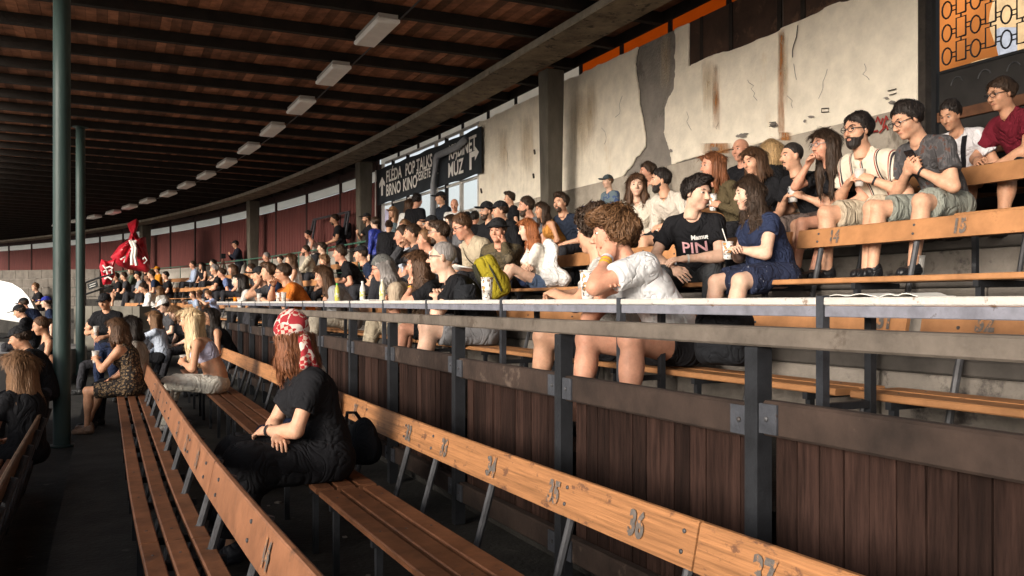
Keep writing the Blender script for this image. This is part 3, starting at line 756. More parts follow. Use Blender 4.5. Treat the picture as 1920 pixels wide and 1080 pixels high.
ground = MB().box((-500, -400, -1.9), (500, 900, -1.6)).build('ground', M_GROUND); tag(ground, kind='structure')
S0, S1 = -10.0, 62.0
ZC, ZD, ZE, ZF = .66, 1.21, 1.665, 1.98
UW = 6.9
sec = [(-1.55, -1.65), (7.2, -1.65), (7.2, ZF), (6.15, ZF), (6.15, ZE), (4.95, ZE), (4.95, ZD), (3.95, ZD), (3.95, ZC), (2.56, ZC), (2.56, 0), (-.12, 0), (-.12, -.15), (-1.30, -.15), (-1.30, -.30), (-1.55, -.30)]
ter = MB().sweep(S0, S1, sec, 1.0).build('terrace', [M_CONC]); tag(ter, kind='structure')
o = MB().sweep(S0, 13.5, rect(-1.52, -1.33, -.31, .85, .01), 1).build('shade_wall', M_RISER); tag(o, 'added low concrete wall out of view, shading the aisle floor', 'wall')  # added out of view to keep sun and sky off the aisle floor
# concrete blocks facing the risers
r2 = random.Random(3)
for (u, z0, z1, sa, sb) in ((3.95, ZC, ZD, .4, 12), (4.95, ZD, ZE, .4, 12), (6.15, ZE, ZF, 2, 12)):
    s = sa
    while s < sb:
        L = .98+r2.uniform(-.06, .06); t = .03+r2.uniform(-.006, .006)
        MB().sweep(s+.006, s+L-.006, rect(u-t, u+.004, z0+.008, z1-.075, .008), 1).build('concrete_block', M_RISER, ter); s += L
    MB().sweep(sa, 40, rect(u-.055, u+.22, z1-.070, z1+.012, .01), 1.0).build('tread_edge', mat('tread_edge', (.07, .062, .055), .9, var=.4, scale=3, bump=.4), ter)
for (u, z0, z1) in ((3.95, ZC, ZD), (4.95, ZD, ZE)):
    MB().sweep(12, 44, rect(u-.03, u+.004, z0+.008, z1-.075, .008), 1).build('riser_face', M_RISER, ter)

# ---- benches
def digits(parent, txt, s, u, z, size, m=M_PAINT, tilt=0.0, name='seat_number'):
    v, f = text_mesh(txt, size, bold=size*.045, sx=.80)
    fr = frame(s, u, z); R = fr.to_3x3()
    P = [fr.translation-R.col[0]*p[0]+Vector((0, 0, 1))*p[1]+R.col[1]*(p[1]*tilt) for p in v]
    # boxes across the strokes give stencil bridges: leave them as bare wood by cutting a vertical slot
    keep = f
    o = mesh(name, P, keep, m, parent); return o
def bench(s0, s1, u0, u1, z, ub, zb0, zb1, floor, label, nslat=3, frames=None, wood=M_BENCH, slat=M_SLAT, group=None, nums=(), back=True, seat=None, bthick=.026, gap=.022):
    root = empty('bench', W((s0+s1)/2, (u0+u1)/2, floor)); inv = Matrix.Translation(-root.location)
    a, b = seat or (s0, s1)
    def put(mb, name, m):
        o = mb.build(name, m); o.data.transform(inv); o.parent = root; return o
    w = (u1-u0-gap*(nslat-1))/nslat
    for i in range(nslat):
        q = u0+i*(w+gap); put(MB().sweep(a+.006, b-.006, rect(q, q+w, z-.034, z, .006), .5), 'seat_slat', slat)
    if back:
        rec = .10*(zb1-zb0)/.16
        sc = [(ub-rec*.0, zb0), (ub+bthick, zb0-.004), (ub+bthick+rec*.35, zb1-.004), (ub+rec*.35+bthick*.7, zb1), (ub+rec*.35+.004, zb1), (ub+rec*.33, zb1-.006)]
        put(MB().sweep(s0+.005, s1-.005, sc, .5), 'backrest_board', wood)
    rec = .10*(zb1-zb0)/.16; n = max(2, int(round((b-a)/1.02))+1)
    for i in range(n):
        s = a+.22+(b-a-.44)*i/(n-1)
        fr = frame(s, 0, 0); T = lambda u, zz: fr@Vector((0, u, zz))
        f = MB()
        f.box((-.016, u0+.03, floor), (.016, u0+.062, z-.07), M=fr); put(f, 'front_leg', M_STEEL)
        f = MB().box((-.016, u0+.01, z-.07), (.016, u1+.04, z-.035), M=fr); put(f, 'seat_bearer', M_STEEL)
        f = MB()
        f.tube([T(ub-.13, floor), T(ub+.045, zb0-.01), T(ub+.052+rec*.35, zb1-.03)] if back else [T(u1, floor), T(u1, z-.05)], .019, 8); put(f, 'back_leg', M_PIPE)
        if back and s < 9:
            for zq in (.3, .72):
                bz = zb0+(zb1-zb0)*zq; q = fr@Matrix.Translation((.0, ub+rec*.35*zq-.001, bz))@Matrix.Rotation(math.pi/2, 4, 'X'); put(MB().lathe([(.0085, -.002), (.0085, .004), (.005, .0065)], 8, M=q), 'bolt', M_PIPE)
            for i_ in range(nslat):
                q = u0+i_*(w+gap)+w*.5; put(MB().lathe([(.006, z-.001), (.006, z+.0018), (.003, z+.0025)], 7, M=fr@Matrix.Translation((0, q, 0))), 'screw', M_PIPE)
    for (txt, s) in nums:
        o = digits(None, txt, s, ub-.0045+.10*((zb1-zb0)/.16)*.35*.42, (zb0+zb1)/2-.005, .122, tilt=.22*1); o.data.transform(inv); o.parent = root
    tag(root, label, 'bench', group)
    return root
G1 = 'wooden benches in the front rows'
def sn(px, u): return s_at(px, u)
j1 = sn(1312, 1.9); j2 = sn(690, 1.9); e1 = sn(597, 1.27)
n1 = [(t, sn(p, 1.88)) for t, p in (('32', 768), ('33', 835), ('34', 925), ('35', 1043), ('36', 1195))]
bench(.1, j1, 1.27, 1.63, .43, 1.86, .615, .775, 0, 'nearest front-row bench, its varnished backrest stencilled 37, lower right corner', nums=[('37', sn(1432, 1.88))], group=G1, seat=(.1, 1.32))
bench(j1, j2, 1.27, 1.63, .43, 1.86, .615, .775, 0, 'front-row bench with backrest numbers 32 to 36 beside the dark board fence', nums=n1, group=G1, seat=(1.34, e1))
k = e1+.06
lab1 = ['front-row bench on which the woman in the red headscarf sits', 'front-row bench with a black handbag lying on its slats', 'farthest front-row bench under the pale-haired woman in the white trousers']
edges = [j2, j2+2.9, j2+5.8, 14.9]
for i in range(3):
    bench(edges[i], edges[i+1], 1.27, 1.63, .43, 1.86, .615, .775, 0, lab1[i], group=G1, seat=(k if i == 0 else edges[i], edges[i+1]), nums=[('31', edges[0]+.25)] if i == 0 else ())
lab2 = ['nearest second-row bench with worn slats, bottom left of the aisle', 'second-row bench next after the nearest one, faded stencilled backrest', 'third bench of the second row, in the middle of the aisle', 'far second-row bench where the woman in the leopard dress sits']
e2 = [.5, 4.2, 7.0, 10.0, 13.0]
for i in range(4):
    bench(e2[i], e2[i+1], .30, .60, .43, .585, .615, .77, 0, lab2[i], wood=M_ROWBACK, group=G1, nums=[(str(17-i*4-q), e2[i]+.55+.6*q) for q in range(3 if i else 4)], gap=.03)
e3 = [.6, 3.6, 6.2, 8.8]
for i in range(3):
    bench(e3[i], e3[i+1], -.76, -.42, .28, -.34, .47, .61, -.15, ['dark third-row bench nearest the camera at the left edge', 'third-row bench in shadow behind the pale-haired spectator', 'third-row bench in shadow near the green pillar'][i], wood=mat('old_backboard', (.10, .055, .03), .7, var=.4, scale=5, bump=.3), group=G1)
GU = 'benches on the upper terraces'
rows = {'C': (3.32, 3.66, 1.085, 3.80, 1.335, 1.485, ZC, 'table-row'), 'D': (4.30, 4.66, ZD+.445, 4.83, 1.90, 2.035, ZD, 'middle-terrace'), 'E': (5.28, 5.64, ZE+.43, 5.90, 2.36, 2.50, ZE, 'upper-terrace')}
ordn = ['nearest', 'second', 'third', 'fourth', 'fifth', 'sixth', 'seventh', 'eighth', 'ninth', 'tenth', 'eleventh', 'twelfth', 'thirteenth']
M_BENCHUP = mat('bench_wood_upper', (.36, .17, .072), .5, scale=4, var=.3, bump=.12, bscale=16, objvar=.16, wear=((.20, .09, .04), 4, .64))
for rk, (u0, u1, z, ub, zb0, zb1, fl, nm) in rows.items():
    starts = {'C': [.3, 3.0, 6.3], 'D': [.2, sn(1488, 4.85), sn(1235, 4.85)], 'E': [1.6, 5.0, 8.0]}[rk]
    while starts[-1] < 36: starts.append(starts[-1]+3.1)
    for i in range(len(starts)-1):
        if rk == 'E' and 17 < starts[i] < 20: continue
        nums = ()
        if rk == 'D' and i == 0: nums = [('14', sn(1571, 4.87)), ('15', sn(1807, 4.87))]
        if rk == 'C' and i == 0: nums = [('31', sn(1665, 3.83)), ('32', sn(1855, 3.83))]
        lab = '%s bench of the %s row, counted from the right' % (ordn[i], nm)
        if rk == 'D' and i == 0: lab = 'orange bench with stencilled numbers 14 and 15 below the seated men'
        bench(starts[i]+.04, starts[i+1]-.04, u0, u1, z, ub, zb0, zb1, fl, lab, nslat=2, wood=M_BENCHUP, slat=M_BENCHUP, group=GU, nums=nums)

bench(3.0, 7.0, 6.38, 6.68, ZF+.41, 6.9, 0, 0, ZF, 'plain top-row bench without backrest before the iron gate', nslat=2, wood=M_BENCHUP, slat=M_BENCHUP, group=GU, back=False)
bench(7.04, 11.2, 6.38, 6.68, ZF+.41, 6.9, 0, 0, ZF, 'plain top-row bench without backrest below the plaster wall', nslat=2, wood=M_BENCHUP, slat=M_BENCHUP, group=GU, back=False)

# ---- balustrade of dark posts, planks and upright boards
fence = empty('balustrade', W(8, 2.34, 0)); finv = Matrix.Translation(-fence.location)
def fp(mb, name, m, par=fence):
    o = mb.build(name, m); o.data.transform(finv); o.parent = par; return o
UF = 2.34
posts = [sn(p, UF+.02) for p in (1425, 1062, 863, 739)]
sp = posts[-1]-posts[-2]
posts = [posts[0]-1.4*k for k in (2, 1)]+posts
while posts[-1] < 17.2: posts.append(posts[-1]+1.28)
fl_ = random.Random(11)
for s in posts:
    fr = frame(s, UF, 0)
    fp(MB().bbox((-.034, -.03, 0), (.034, .042, 1.335), .004, M=fr), 'post', M_STEEL)
for a, b in zip([posts[0], posts[4], posts[8], posts[11]], [posts[4], posts[8], posts[11], posts[-1]+.1]):
    fp(MB().sweep(a+.002, b-.002, rect(UF-.045, UF+.075, 1.338, 1.410, .008), .5), 'top_rail', M_RAILW)
for a, b in zip(posts[:-1], posts[1:]):
    dz = fl_.uniform(-.012, .012)
    pk = fp(MB().sweep(a+.045, b-.045, rect(UF-.012, UF+.052, 1.000+dz, 1.130+dz, .010), .5), 'upper_plank', M_PLANK)
    fp(MB().sweep(a+.045, b-.045, rect(UF-.012, UF+.052, .17+dz, .295+dz, .010), .5), 'lower_plank', M_PLANK)
    for (sa, sg) in ((a, 1), (b, -1)):
        for zz in (1.065+dz, .232+dz):
            fr = frame(sa+sg*.075, UF, zz)
            br = fp(MB().box((-.05, -.022, -.055), (.05, -.013, .055), M=fr), 'bracket', M_STEELW)
            fp(MB().lathe([(.011, 0), (.010, .006), (.004, .009)], 8, M=fr@Matrix.Translation((0, -.022, 0))@Matrix.Rotation(math.pi/2, 4, 'X')), 'bolt', M_PIPE, br) if 0 < sa < 9 else None
    n = int(round((b-a-.09)/.108)); w = (b-a-.09)/n
    for i in range(n):
        q = a+.045+i*w; t = fl_.uniform(-.004, .004)
        fp(MB().sweep(q+.003, q+w-.003, rect(UF+.054+t, UF+.074+t, .20, 1.02, .004), .2), 'board', M_FENCE)
tag(fence, 'dark wooden balustrade of upright boards with steel posts behind the front row', 'balustrade')

# ---- narrow tables on steel legs
UT = 2.93
tp = [sn(p, UT+.02) for p in (1545, 1166, 944, 803)]
tp = [tp[0]-1.5]+tp
while tp[-1] < 21.5: tp.append(tp[-1]+1.42)
for i, (a, b) in enumerate(zip(tp[:-1], tp[1:])):
    root = empty('narrow_table', W((a+b)/2, UT+.15, ZC)); inv = Matrix.Translation(-root.location)
    def tpart(mb, name, m):
        o = mb.build(name, m); o.data.transform(inv); o.parent = root; return o
    tpart(MB().sweep(a+.022, b-.022, rect(UT, UT+.33, 1.488, 1.522, .005), .4), 'table_top', M_TABLE)
    tpart(MB().sweep(a+.022, b-.022, rect(UT+.006, UT+.036, 1.438, 1.486, .003), .5), 'front_bar', M_TABLEBAR)
    fr = frame(a, 0, 0)
    tpart(MB().bbox((-.02, UT-.004, ZC), (.02, UT+.036, 1.530), .003, M=fr), 'front_leg', M_STEELW)
    tpart(MB().bbox((-.018, UT+.29, ZC), (.018, UT+.326, 1.486), .003, M=fr), 'rear_leg', M_STEEL)
    tpart(MB().box((-.014, UT+.037, 1.03), (.014, UT+.289, 1.062), M=fr), 'foot_bar', M_STEEL)
    tag(root, '%s narrow white-topped table from the right, its paint peeling' % (ordn+['fourteenth', 'fifteenth', 'sixteenth'])[i] if i < 16 else 'last narrow table', 'table', 'narrow tables along the balustrade')

# ---- roof: beam, joists, boards, lamps, pillars
RZ = 5.17
roof = MB()
for (a, b) in ((-1.9, .83), (.83, UW-.04)):
    roof.sweep(S0, S1, [(a, 5.42), (b, 5.42), (b, 5.45), (a, 5.45)], 1.5)
roof = roof.build('roof', M_ROOFDK); tag(roof, kind='structure')
s = S0+.4; joists = []
while s < S1: joists.append(s); s += 1.2
for s in joists:
    a, b = W(s, -3.6, 0), W(s, UW+.25, 0); fr = frame(s, 0, 0)
    MB().box((-.048, -1.9, RZ), (.048, UW-.06, 5.318), M=fr).build('roof_joist', M_JOIST, roof)
rb = random.Random(5); cand = []
for bi in range(0, len(joists)-1, 3):
    sa = joists[bi]; sb = joists[min(bi+3, len(joists)-1)]
    u = -1.9
    while u < UW-.14:
        w = .128; 
        if True:
            t = rb.random(); dz = rb.uniform(-.004, .004)
            pr = [proj(W(q, u, 5.322)) for q in (sa, sb)]
            vis = 0
            for (x, y, d) in pr:
                if d > 1 and -60 < x < 1980 and -80 < y < 520: vis = max(vis, 1/d)
            cand.append((vis, sa, sb, u, w, t, dz))
        u += w+.004
cand.sort(key=lambda c: -c[0])
def board_geo(mb, sa, sb, u, w, dz):
    mb.sweep(sa+.003, sb-.003, [(u, 5.322+dz), (u+w, 5.322+dz), (u+w, 5.346+dz), (u, 5.346+dz)], 1.2)
def tone(o, vals):
    at = o.data.attributes.new('tone', 'FLOAT', 'FACE'); at.data.foreach_set('value', np.array(vals, dtype=np.float32))
for (vis, sa, sb, u, w, t, dz) in cand[:300]:
    mb = MB(); board_geo(mb, sa, sb, u, w, dz); o = mb.build('roof_board', M_BOARD, roof); tone(o, [t]*len(mb.f))
mb = MB(); vals = []
for (vis, sa, sb, u, w, t, dz) in cand[300:]:
    k = len(mb.f); board_geo(mb, sa, sb, u, w, dz); vals += [t]*(len(mb.f)-k)
o = mb.build('roof_boards', M_BOARD, roof); tone(o, vals); o['kind'] = 'stuff'
beam = MB().sweep(S0, S1, [(5.64, 5.085), (5.655, 5.07), (6.24, 5.07), (6.24, 5.168), (5.64, 5.168)], .8).build('concrete_beam', M_BEAM); tag(beam, 'long curved concrete beam carrying the roof joists', 'beam')
MB().sweep(S0, S1, [(5.615, 5.075), (5.638, 5.075), (5.638, 5.168), (5.615, 5.168)], .8).build('beam_edge', M_BEAMEDGE, beam)
lpx = [707, 622, 559, 513, 477, 432, 401, 370, 347, 312, 282, 249, 221, 195]
li = 0
s0l = s_at(707, 3.45); lamps = [s0l+2.4*i for i in range(15)]
for i, s in enumerate(lamps):
    root = empty('strip_lamp', W(s, 3.45, RZ)); inv = Matrix.Translation(-root.location); fr = frame(s, 3.45, 0)
    dx = rb.uniform(-.04, .04)
    def lp(mb, n, m):
        o = mb.build(n, m); o.data.transform(inv); o.parent = root
    lp(MB().box((-.55, -.13+dx, RZ-.05), (.55, .13+dx, RZ-.004), M=fr), 'housing', M_LIGHTB)
    lp(MB().bbox((-.57, -.15+dx, RZ-.125), (.57, .15+dx, RZ-.052), .02, M=fr), 'diffuser', M_LIGHT)
    tag(root, ('%s white strip lamp under the roof, counted from the camera' % (ordn+['fourteenth', 'fifteenth'])[i]), 'lamp', 'strip lamps under the roof')
cd = MB().tube([W(s, 3.62, RZ-.022) for s in np.arange(lamps[0]-3, lamps[-1]+2, 1.0)], .012, 5).build('cable_conduit', M_PIPE); tag(cd, 'thin cable conduit running beside the strip lamps', 'conduit')
for (px, d, r, z0, lab) in ((116, 10.0, .092, -.15, 'thick green steel pillar nearest the camera on the left'), (151, 18.2, .090, 0, 'thinner-looking green steel pillar farther back beside the low concrete wall')):
    p = ray(px, 567, d); root = MB().lathe([(r+.05, 0), (r+.05, .02), (r, .025), (r, 2), (r, 4), (r, RZ-z0-.03), (r+.06, RZ-z0-.02), (r+.06, RZ-z0)], 24).build('roof_pillar', M_GREEN, smooth=False)
    for pl in root.data.polygons: pl.use_smooth = abs(pl.normal.z) < .5
    root.location = (p.x, p.y, z0); tag(root, lab, 'pillar', 'green roof pillars')

# ---- rear wall
def wsz(px, py, u=UW):
    s = s_at(px, u); d = proj(W(s, u, 0))[2]; return s, EYE+(HORIZON-py)*d/FPX
sR = s_at(1722, UW); sL = s_at(897, UW); ZT = 5.08
wall = MB().sweep(sR, sL, [(UW+.035, ZF), (UW+.25, ZF), (UW+.25, ZT-.01), (UW+.035, ZT-.01)], .5).build('rear_wall', M_RENDER); tag(wall, 'cream plastered rear wall with a peeled grey patch and rust stains', 'wall')
MB().sweep(sR+.01, sL, [(UW-.03, ZF+.01), (UW+.03, ZF+.01), (UW+.03, 3.30), (UW-.015, 3.30)], .4).build('dado', M_DADO, wall)
# plaster coat as a real layer with ragged edges
hS, hZ, hT = .030, .030, .012
nS = int((sL-sR)/hS)+3; nZ = int((ZT-3.2)/hZ)+4; nT = 6
gs = sR-hS+hS*np.arange(nS); gz = 3.22+hZ*np.arange(nZ); gt = -.018+hT*np.arange(nT)
Sg, Zg = np.meshgrid(gs, gz, indexing='ij'); P3 = np.stack([Sg, Zg, Sg*0], -1).astype(np.float32)
nzf = .035*vnoise(P3, 9, 21)+.018*vnoise(P3, 26, 22)+.010*vnoise(P3, 60, 23)
def polyd(pts):
    pts = [wsz(*p) for p in pts]; n = len(pts); dmin = np.full(Sg.shape, 1e3); ins = np.zeros(Sg.shape, bool)
    for i in range(n):
        (x0, y0), (x1, y1) = pts[i], pts[(i+1) % n]
        ex, ey = x1-x0, y1-y0; t = np.clip(((Sg-x0)*ex+(Zg-y0)*ey)/(ex*ex+ey*ey+1e-9), 0, 1)
        dmin = np.minimum(dmin, np.hypot(Sg-x0-t*ex, Zg-y0-t*ey))
        cr = ((y0 > Zg) != (y1 > Zg)) & (Sg < (x1-x0)*(Zg-y0)/(y1-y0+1e-12)+x0); ins ^= cr
    return np.where(ins, -dmin, dmin)
peel = polyd([(1205, 60), (1262, 45), (1268, 120), (1262, 170), (1243, 205), (1245, 250), (1258, 285), (1263, 320), (1170, 330), (1190, 300), (1208, 275), (1203, 225), (1195, 170), (1188, 120), (1196, 90)])
band = polyd([(1291, -40), (1291, 125), (1330, 105), (1400, 82), (1460, 55), (1520, 25), (1600, -6), (1600, -60)])
low = Zg-(3.295+.02*vnoise(P3, 3, 5)); lowl = -low
chip = polyd([(1268, 318), (1300, 300), (1320, 312), (1290, 335)])
edge = np.maximum(np.maximum(sR+.015-Sg, Sg-sL+.01), Zg-ZT+.005*1)
sd2 = np.maximum.reduce([edge, -low-nzf*.25, -(peel+nzf*.9), -(band+nzf*.45), -(chip+nzf)])
sd2 = sd2+np.where(edge > -.03, nzf*.3, 0)
fl = Field((0, 0, 0), (hS*(nS-1), hS*(nZ-1), hS*(nT-1)), hS)
fl.n = np.array((nS, nZ, nT)); T3 = np.abs(gt[None, None, :]-(.5*(gt[1]+gt[-2])))-.018
fl.F = np.maximum(sd2[:, :, None], T3*np.ones((nS, nZ, 1))).astype(np.float32)
V, Q = fl.mesh()
PV = []
ss_ = gs[0]+V[:, 0]; zz_ = gz[0]+V[:, 1]; tt_ = V[:, 2]/hS*hT-.018
tth = np.interp(ss_, _ss, _th); uu = UW+.0+tt_
PV = np.stack([np.interp(ss_, _ss, _px)+uu*np.cos(tth), np.interp(ss_, _ss, _py)+uu*np.sin(tth), zz_], 1)
mesh('plaster_coat', PV, Q, M_PLASTER, wall)
# rust stains and scribbles: flat marks lying on the plaster
M_RUST = mat('rust_stain', (.42, .17, .035), .95, var=.4, scale=14)
def wall_mark(pts, m, name, par=wall, u=UW-.0215, rag=.012, seed=0):
    q = random.Random(seed); pp = [wsz(*p) for p in pts]; out = []
    for i in range(len(pp)):
        a, b = pp[i], pp[(i+1) % len(pp)]; n = max(1, int(math.hypot(b[0]-a[0], b[1]-a[1])/.05))
        for j in range(n): out.append(W(a[0]+(b[0]-a[0])*j/n+q.uniform(-rag, rag), u, a[1]+(b[1]-a[1])*j/n+q.uniform(-rag, rag)))
    return mesh(name, out, [tuple(range(len(out)))], m, par)
def soft(name, col, strength=.8, scale=(1, 1, 1), ns=14):
    m = mat(name, col, .95, var=.3, scale=10)
    nt = m.node_tree; N = nt.nodes; L = nt.links
    if 'done' in m: return m
    tc = N.new('ShaderNodeTexCoord'); mp = N.new('ShaderNodeMapping'); mp.inputs['Scale'].default_value = scale
    nz = N.new('ShaderNodeTexNoise'); nz.inputs['Scale'].default_value = ns; nz.inputs['Detail'].default_value = 6; nz.inputs['Roughness'].default_value = .7
    at = N.new('ShaderNodeAttribute'); at.attribute_name = 'fade'
    rp = N.new('ShaderNodeMath'); rp.operation = 'MULTIPLY_ADD'; rp.inputs[1].default_value = 1.6; rp.inputs[2].default_value = -.8
    ad = N.new('ShaderNodeMath'); ad.operation = 'ADD'; ml = N.new('ShaderNodeMath'); ml.operation = 'MULTIPLY'; ml.use_clamp = True; ml.inputs[1].default_value = strength
    L.new(tc.outputs['Object'], mp.inputs['Vector']); L.new(mp.outputs[0], nz.inputs['Vector']); L.new(nz.outputs['Fac'], rp.inputs[0]); L.new(rp.outputs[0], ad.inputs[0]); L.new(at.outputs['Fac'], ad.inputs[1]); L.new(ad.outputs[0], ml.inputs[0])
    L.new(ml.outputs[0], N['Principled BSDF'].inputs['Alpha']); m['done'] = 1
    return m
def stain(cx, y0, y1, w, m, name='rust_stain', prof=None, par=wall, lean=0, off=.0045):
    # vertical streak as a grid whose strength fades to its edges
    nx, ny = 7, 16; V = []; fade = []; k = 0
    for j in range(ny):
        v = j/(ny-1); p = (prof or (lambda t: math.sin(math.pi*min(1, t*1.15+.08))))(v)
        for i in range(nx):
            t = i/(nx-1)*2-1; s, z = wsz(cx+t*w+lean*(v-.5), y0+(y1-y0)*v); V.append(W(s, UW-.0135-off, z)); fade.append(max(0, (1-t*t))*max(0, p)*(0 if j in (0, ny-1) else 1))
    F = [(j*nx+i, j*nx+i+1, (j+1)*nx+i+1, (j+1)*nx+i) for j in range(ny-1) for i in range(nx-1)]
    o = mesh(name, V, F, m, par); at = o.data.attributes.new('fade', 'FLOAT', 'POINT'); at.data.foreach_set('value', np.array(fade, dtype=np.float32)); return o
MR = soft('rust_streak', (.34, .13, .028), .75, (1, 1, .2)); MG = soft('damp_streak', (.50, .38, .24), .4, (1, 1, .15)); MD = soft('damp_patch', (.40, .33, .25), .5, (1, 1, .6), 6)
stain(1466, 55, 258, 7, MR, prof=lambda t: .95-.35*t); stain(1476, 60, 250, 5, MG, off=.007); stain(1345, 120, 245, 8, MR, prof=lambda t: .35+.6*math.exp(-((t-.55)/.2)**2)); stain(1330, 110, 240, 14, MG, off=.007)
stain(1345, 268, 288, 30, MR, prof=lambda t: .9, lean=0); stain(1475, 248, 264, 14, MR, prof=lambda t: 1); stain(1110, 150, 300, 12, MG); stain(1092, 170, 330, 22, MG, off=.007); stain(990, 215, 360, 14, MG); stain(945, 240, 350, 10, MG); stain(1250, 60, 200, 10, MG)
MCR = mat('crack', (.05, .04, .035), .95)
def wline(pts, w, m, name, u=UW-.024):
    mb = MB(); mb.tube([W(*(lambda q: (q[0], u, q[1]))(wsz(*p))) for p in pts], w, 4); return mb.build(name, m, wall)
wline([(1498, 48), (1496, 70), (1492, 85), (1490, 95), (1488, 108)], .006, MCR, 'crack'); wline([(1491, 120), (1494, 138), (1496, 150)], .003, MCR, 'crack')
cr = random.Random(8)
for (x, y, n, dx, dy) in ((1405, 150, 7, 6, 9), (1555, 130, 6, -5, 10), (1625, 120, 6, 7, 8), (1290, 210, 5, 6, 8), (1170, 180, 6, -5, 10), (1130, 240, 5, 5, 9), (1350, 230, 5, 8, 4), (1480, 180, 5, 4, 9), (950, 280, 5, 3, 9)):
    pts_ = []
    for k in range(n): pts_.append((x, y)); x += dx*cr.uniform(.2, 1.6)*cr.choice((1, 1, -.5)); y += dy*cr.uniform(.5, 1.3)
    wline(pts_, .0022, MCR, 'crack')
for k in range(13):
    x, y = cr.uniform(1080, 1690), 0; y = 352-.244*(x-1070)*1.0-cr.uniform(4, 26); w = cr.uniform(3, 9); h = cr.uniform(2, 5)
    wall_mark([(x-w, y), (x-w*.3, y-h), (x+w*.6, y-h*.6), (x+w, y+h*.3), (x+w*.2, y+h), (x-w*.6, y+h*.7)], M_RENDER, 'plaster_chip', seed=k, u=UW-.0225, rag=.006)
for (x, y, kind) in ((1451, 233, 0), (1550, 207, 1), (1677, 173, 2)):
    if kind < 2: wline([(x-6, y-3), (x+6, y-4), (x+6, y+3), (x-6, y+4)]+([(x-6, y-3)] if kind else []), .0045, MCR, 'scribble')
    else: wline([(x-8, y-2), (x+8, y-6)], .0045, MCR, 'scribble'); wline([(x-7, y+6), (x+8, y+2)], .0045, MCR, 'scribble')
for (x, y) in ((1004, 285), (1002, 330), (904, 358)): wline([(x, y-4), (x+1, y+4)], .02, MCR, 'hole')
MRG = mat('red_graffiti', (.30, .035, .03), .9)
for st in ([(1638, 232), (1643, 222), (1646, 236)], [(1650, 230), (1652, 220), (1658, 234), (1661, 222)], [(1663, 240), (1668, 218), (1672, 226)], [(1640, 248), (1652, 246)], [(1656, 250), (1668, 236), (1670, 244)]): wline(st, .010, MRG, 'graffiti_stroke', UW-.045)
# brown panes in the broken band at the top of the wall
M_PANE = mat('brown_panel', (.045, .024, .016), .55, var=.5, scale=3, wear=((.10, .055, .035), 2.5, .55))
for (a, b) in ((1292, 1312), (1316, 1365), (1373, 1455), (1466, 1500), (1508, 1612)):
    s0_, s1_ = s_at(b, UW), s_at(a, UW); MB().sweep(s0_, s1_, rect(UW+.012, UW+.03, 3.9, ZT-.02, .002), 1).build('window_panel', M_PANE, wall)
for a in (1315, 1369, 1460, 1504):
    s_ = s_at(a, UW); MB().sweep(s_-.03, s_+.03, rect(UW+.005, UW+.028, 3.9, ZT-.02, .002), 1).build('mullion', M_JOIST, wall)

# clerestory strips between wall head and roof
def transl(name, col, w=.9):
    m = bpy.data.materials.new(name); m.use_nodes = True; nt = m.node_tree; nt.nodes.clear()
    o = nt.nodes.new('ShaderNodeOutputMaterial'); a = nt.nodes.new('ShaderNodeBsdfTranslucent'); b = nt.nodes.new('ShaderNodeBsdfDiffuse'); x = nt.nodes.new('ShaderNodeMixShader'); x.inputs[0].default_value = 1-w
    nz = nt.nodes.new('ShaderNodeTexNoise'); nz.inputs['Scale'].default_value = 2.5; rp = nt.nodes.new('ShaderNodeValToRGB')
    rp.color_ramp.elements[0].color = (*[c*.8 for c in col], 1); rp.color_ramp.elements[1].color = (*col, 1); nt.links.new(nz.outputs['Fac'], rp.inputs[0])
    nt.links.new(rp.outputs[0], a.inputs[0]); nt.links.new(rp.outputs[0], b.inputs[0]); nt.links.new(a.outputs[0], x.inputs[1]); nt.links.new(b.outputs[0], x.inputs[2]); nt.links.new(x.outputs[0], o.inputs[0])
    return m
M_ORANGE = transl('orange_sheet', (.85, .32, .06)); M_MILK = transl('milky_sheet', (.95, .92, .86))
sC1 = s_at(1058, UW)
jw = [s for s in joists if sR-2 < s < S1]
for a, b in zip(jw[:-1], jw[1:]):
    if b < s_at(705, UW):
        MB().sweep(a-.58, a+.58, [(UW+.02, ZT-.004), (UW+.05, ZT-.004), (UW+.05, ZT+.02), (UW+.02, ZT+.02)], 1.2).build('wall_plate', M_JOIST, wall) if False else None; MB().sweep(a-.03, a+.03, [(UW+.06, ZT+.0), (UW+.098, ZT+.0), (UW+.098, 5.26), (UW+.06, 5.26)], 1.2).build('clerestory_mullion', M_JOIST, wall)
        MB().sweep(a+.004, b-.004, [(UW+.10, ZT+.006), (UW+.112, ZT+.006), (UW+.112, 5.26), (UW+.10, 5.26)], 1.2).build('clerestory_pane', M_ORANGE if b < sC1+.5 else M_MILK, wall)
MB().sweep(S0, S1, [(UW-.055, RZ+.012), (UW-.03, RZ+.012), (UW-.03, 5.415), (UW-.055, 5.415)], 1).build('fascia', M_JOIST, roof)
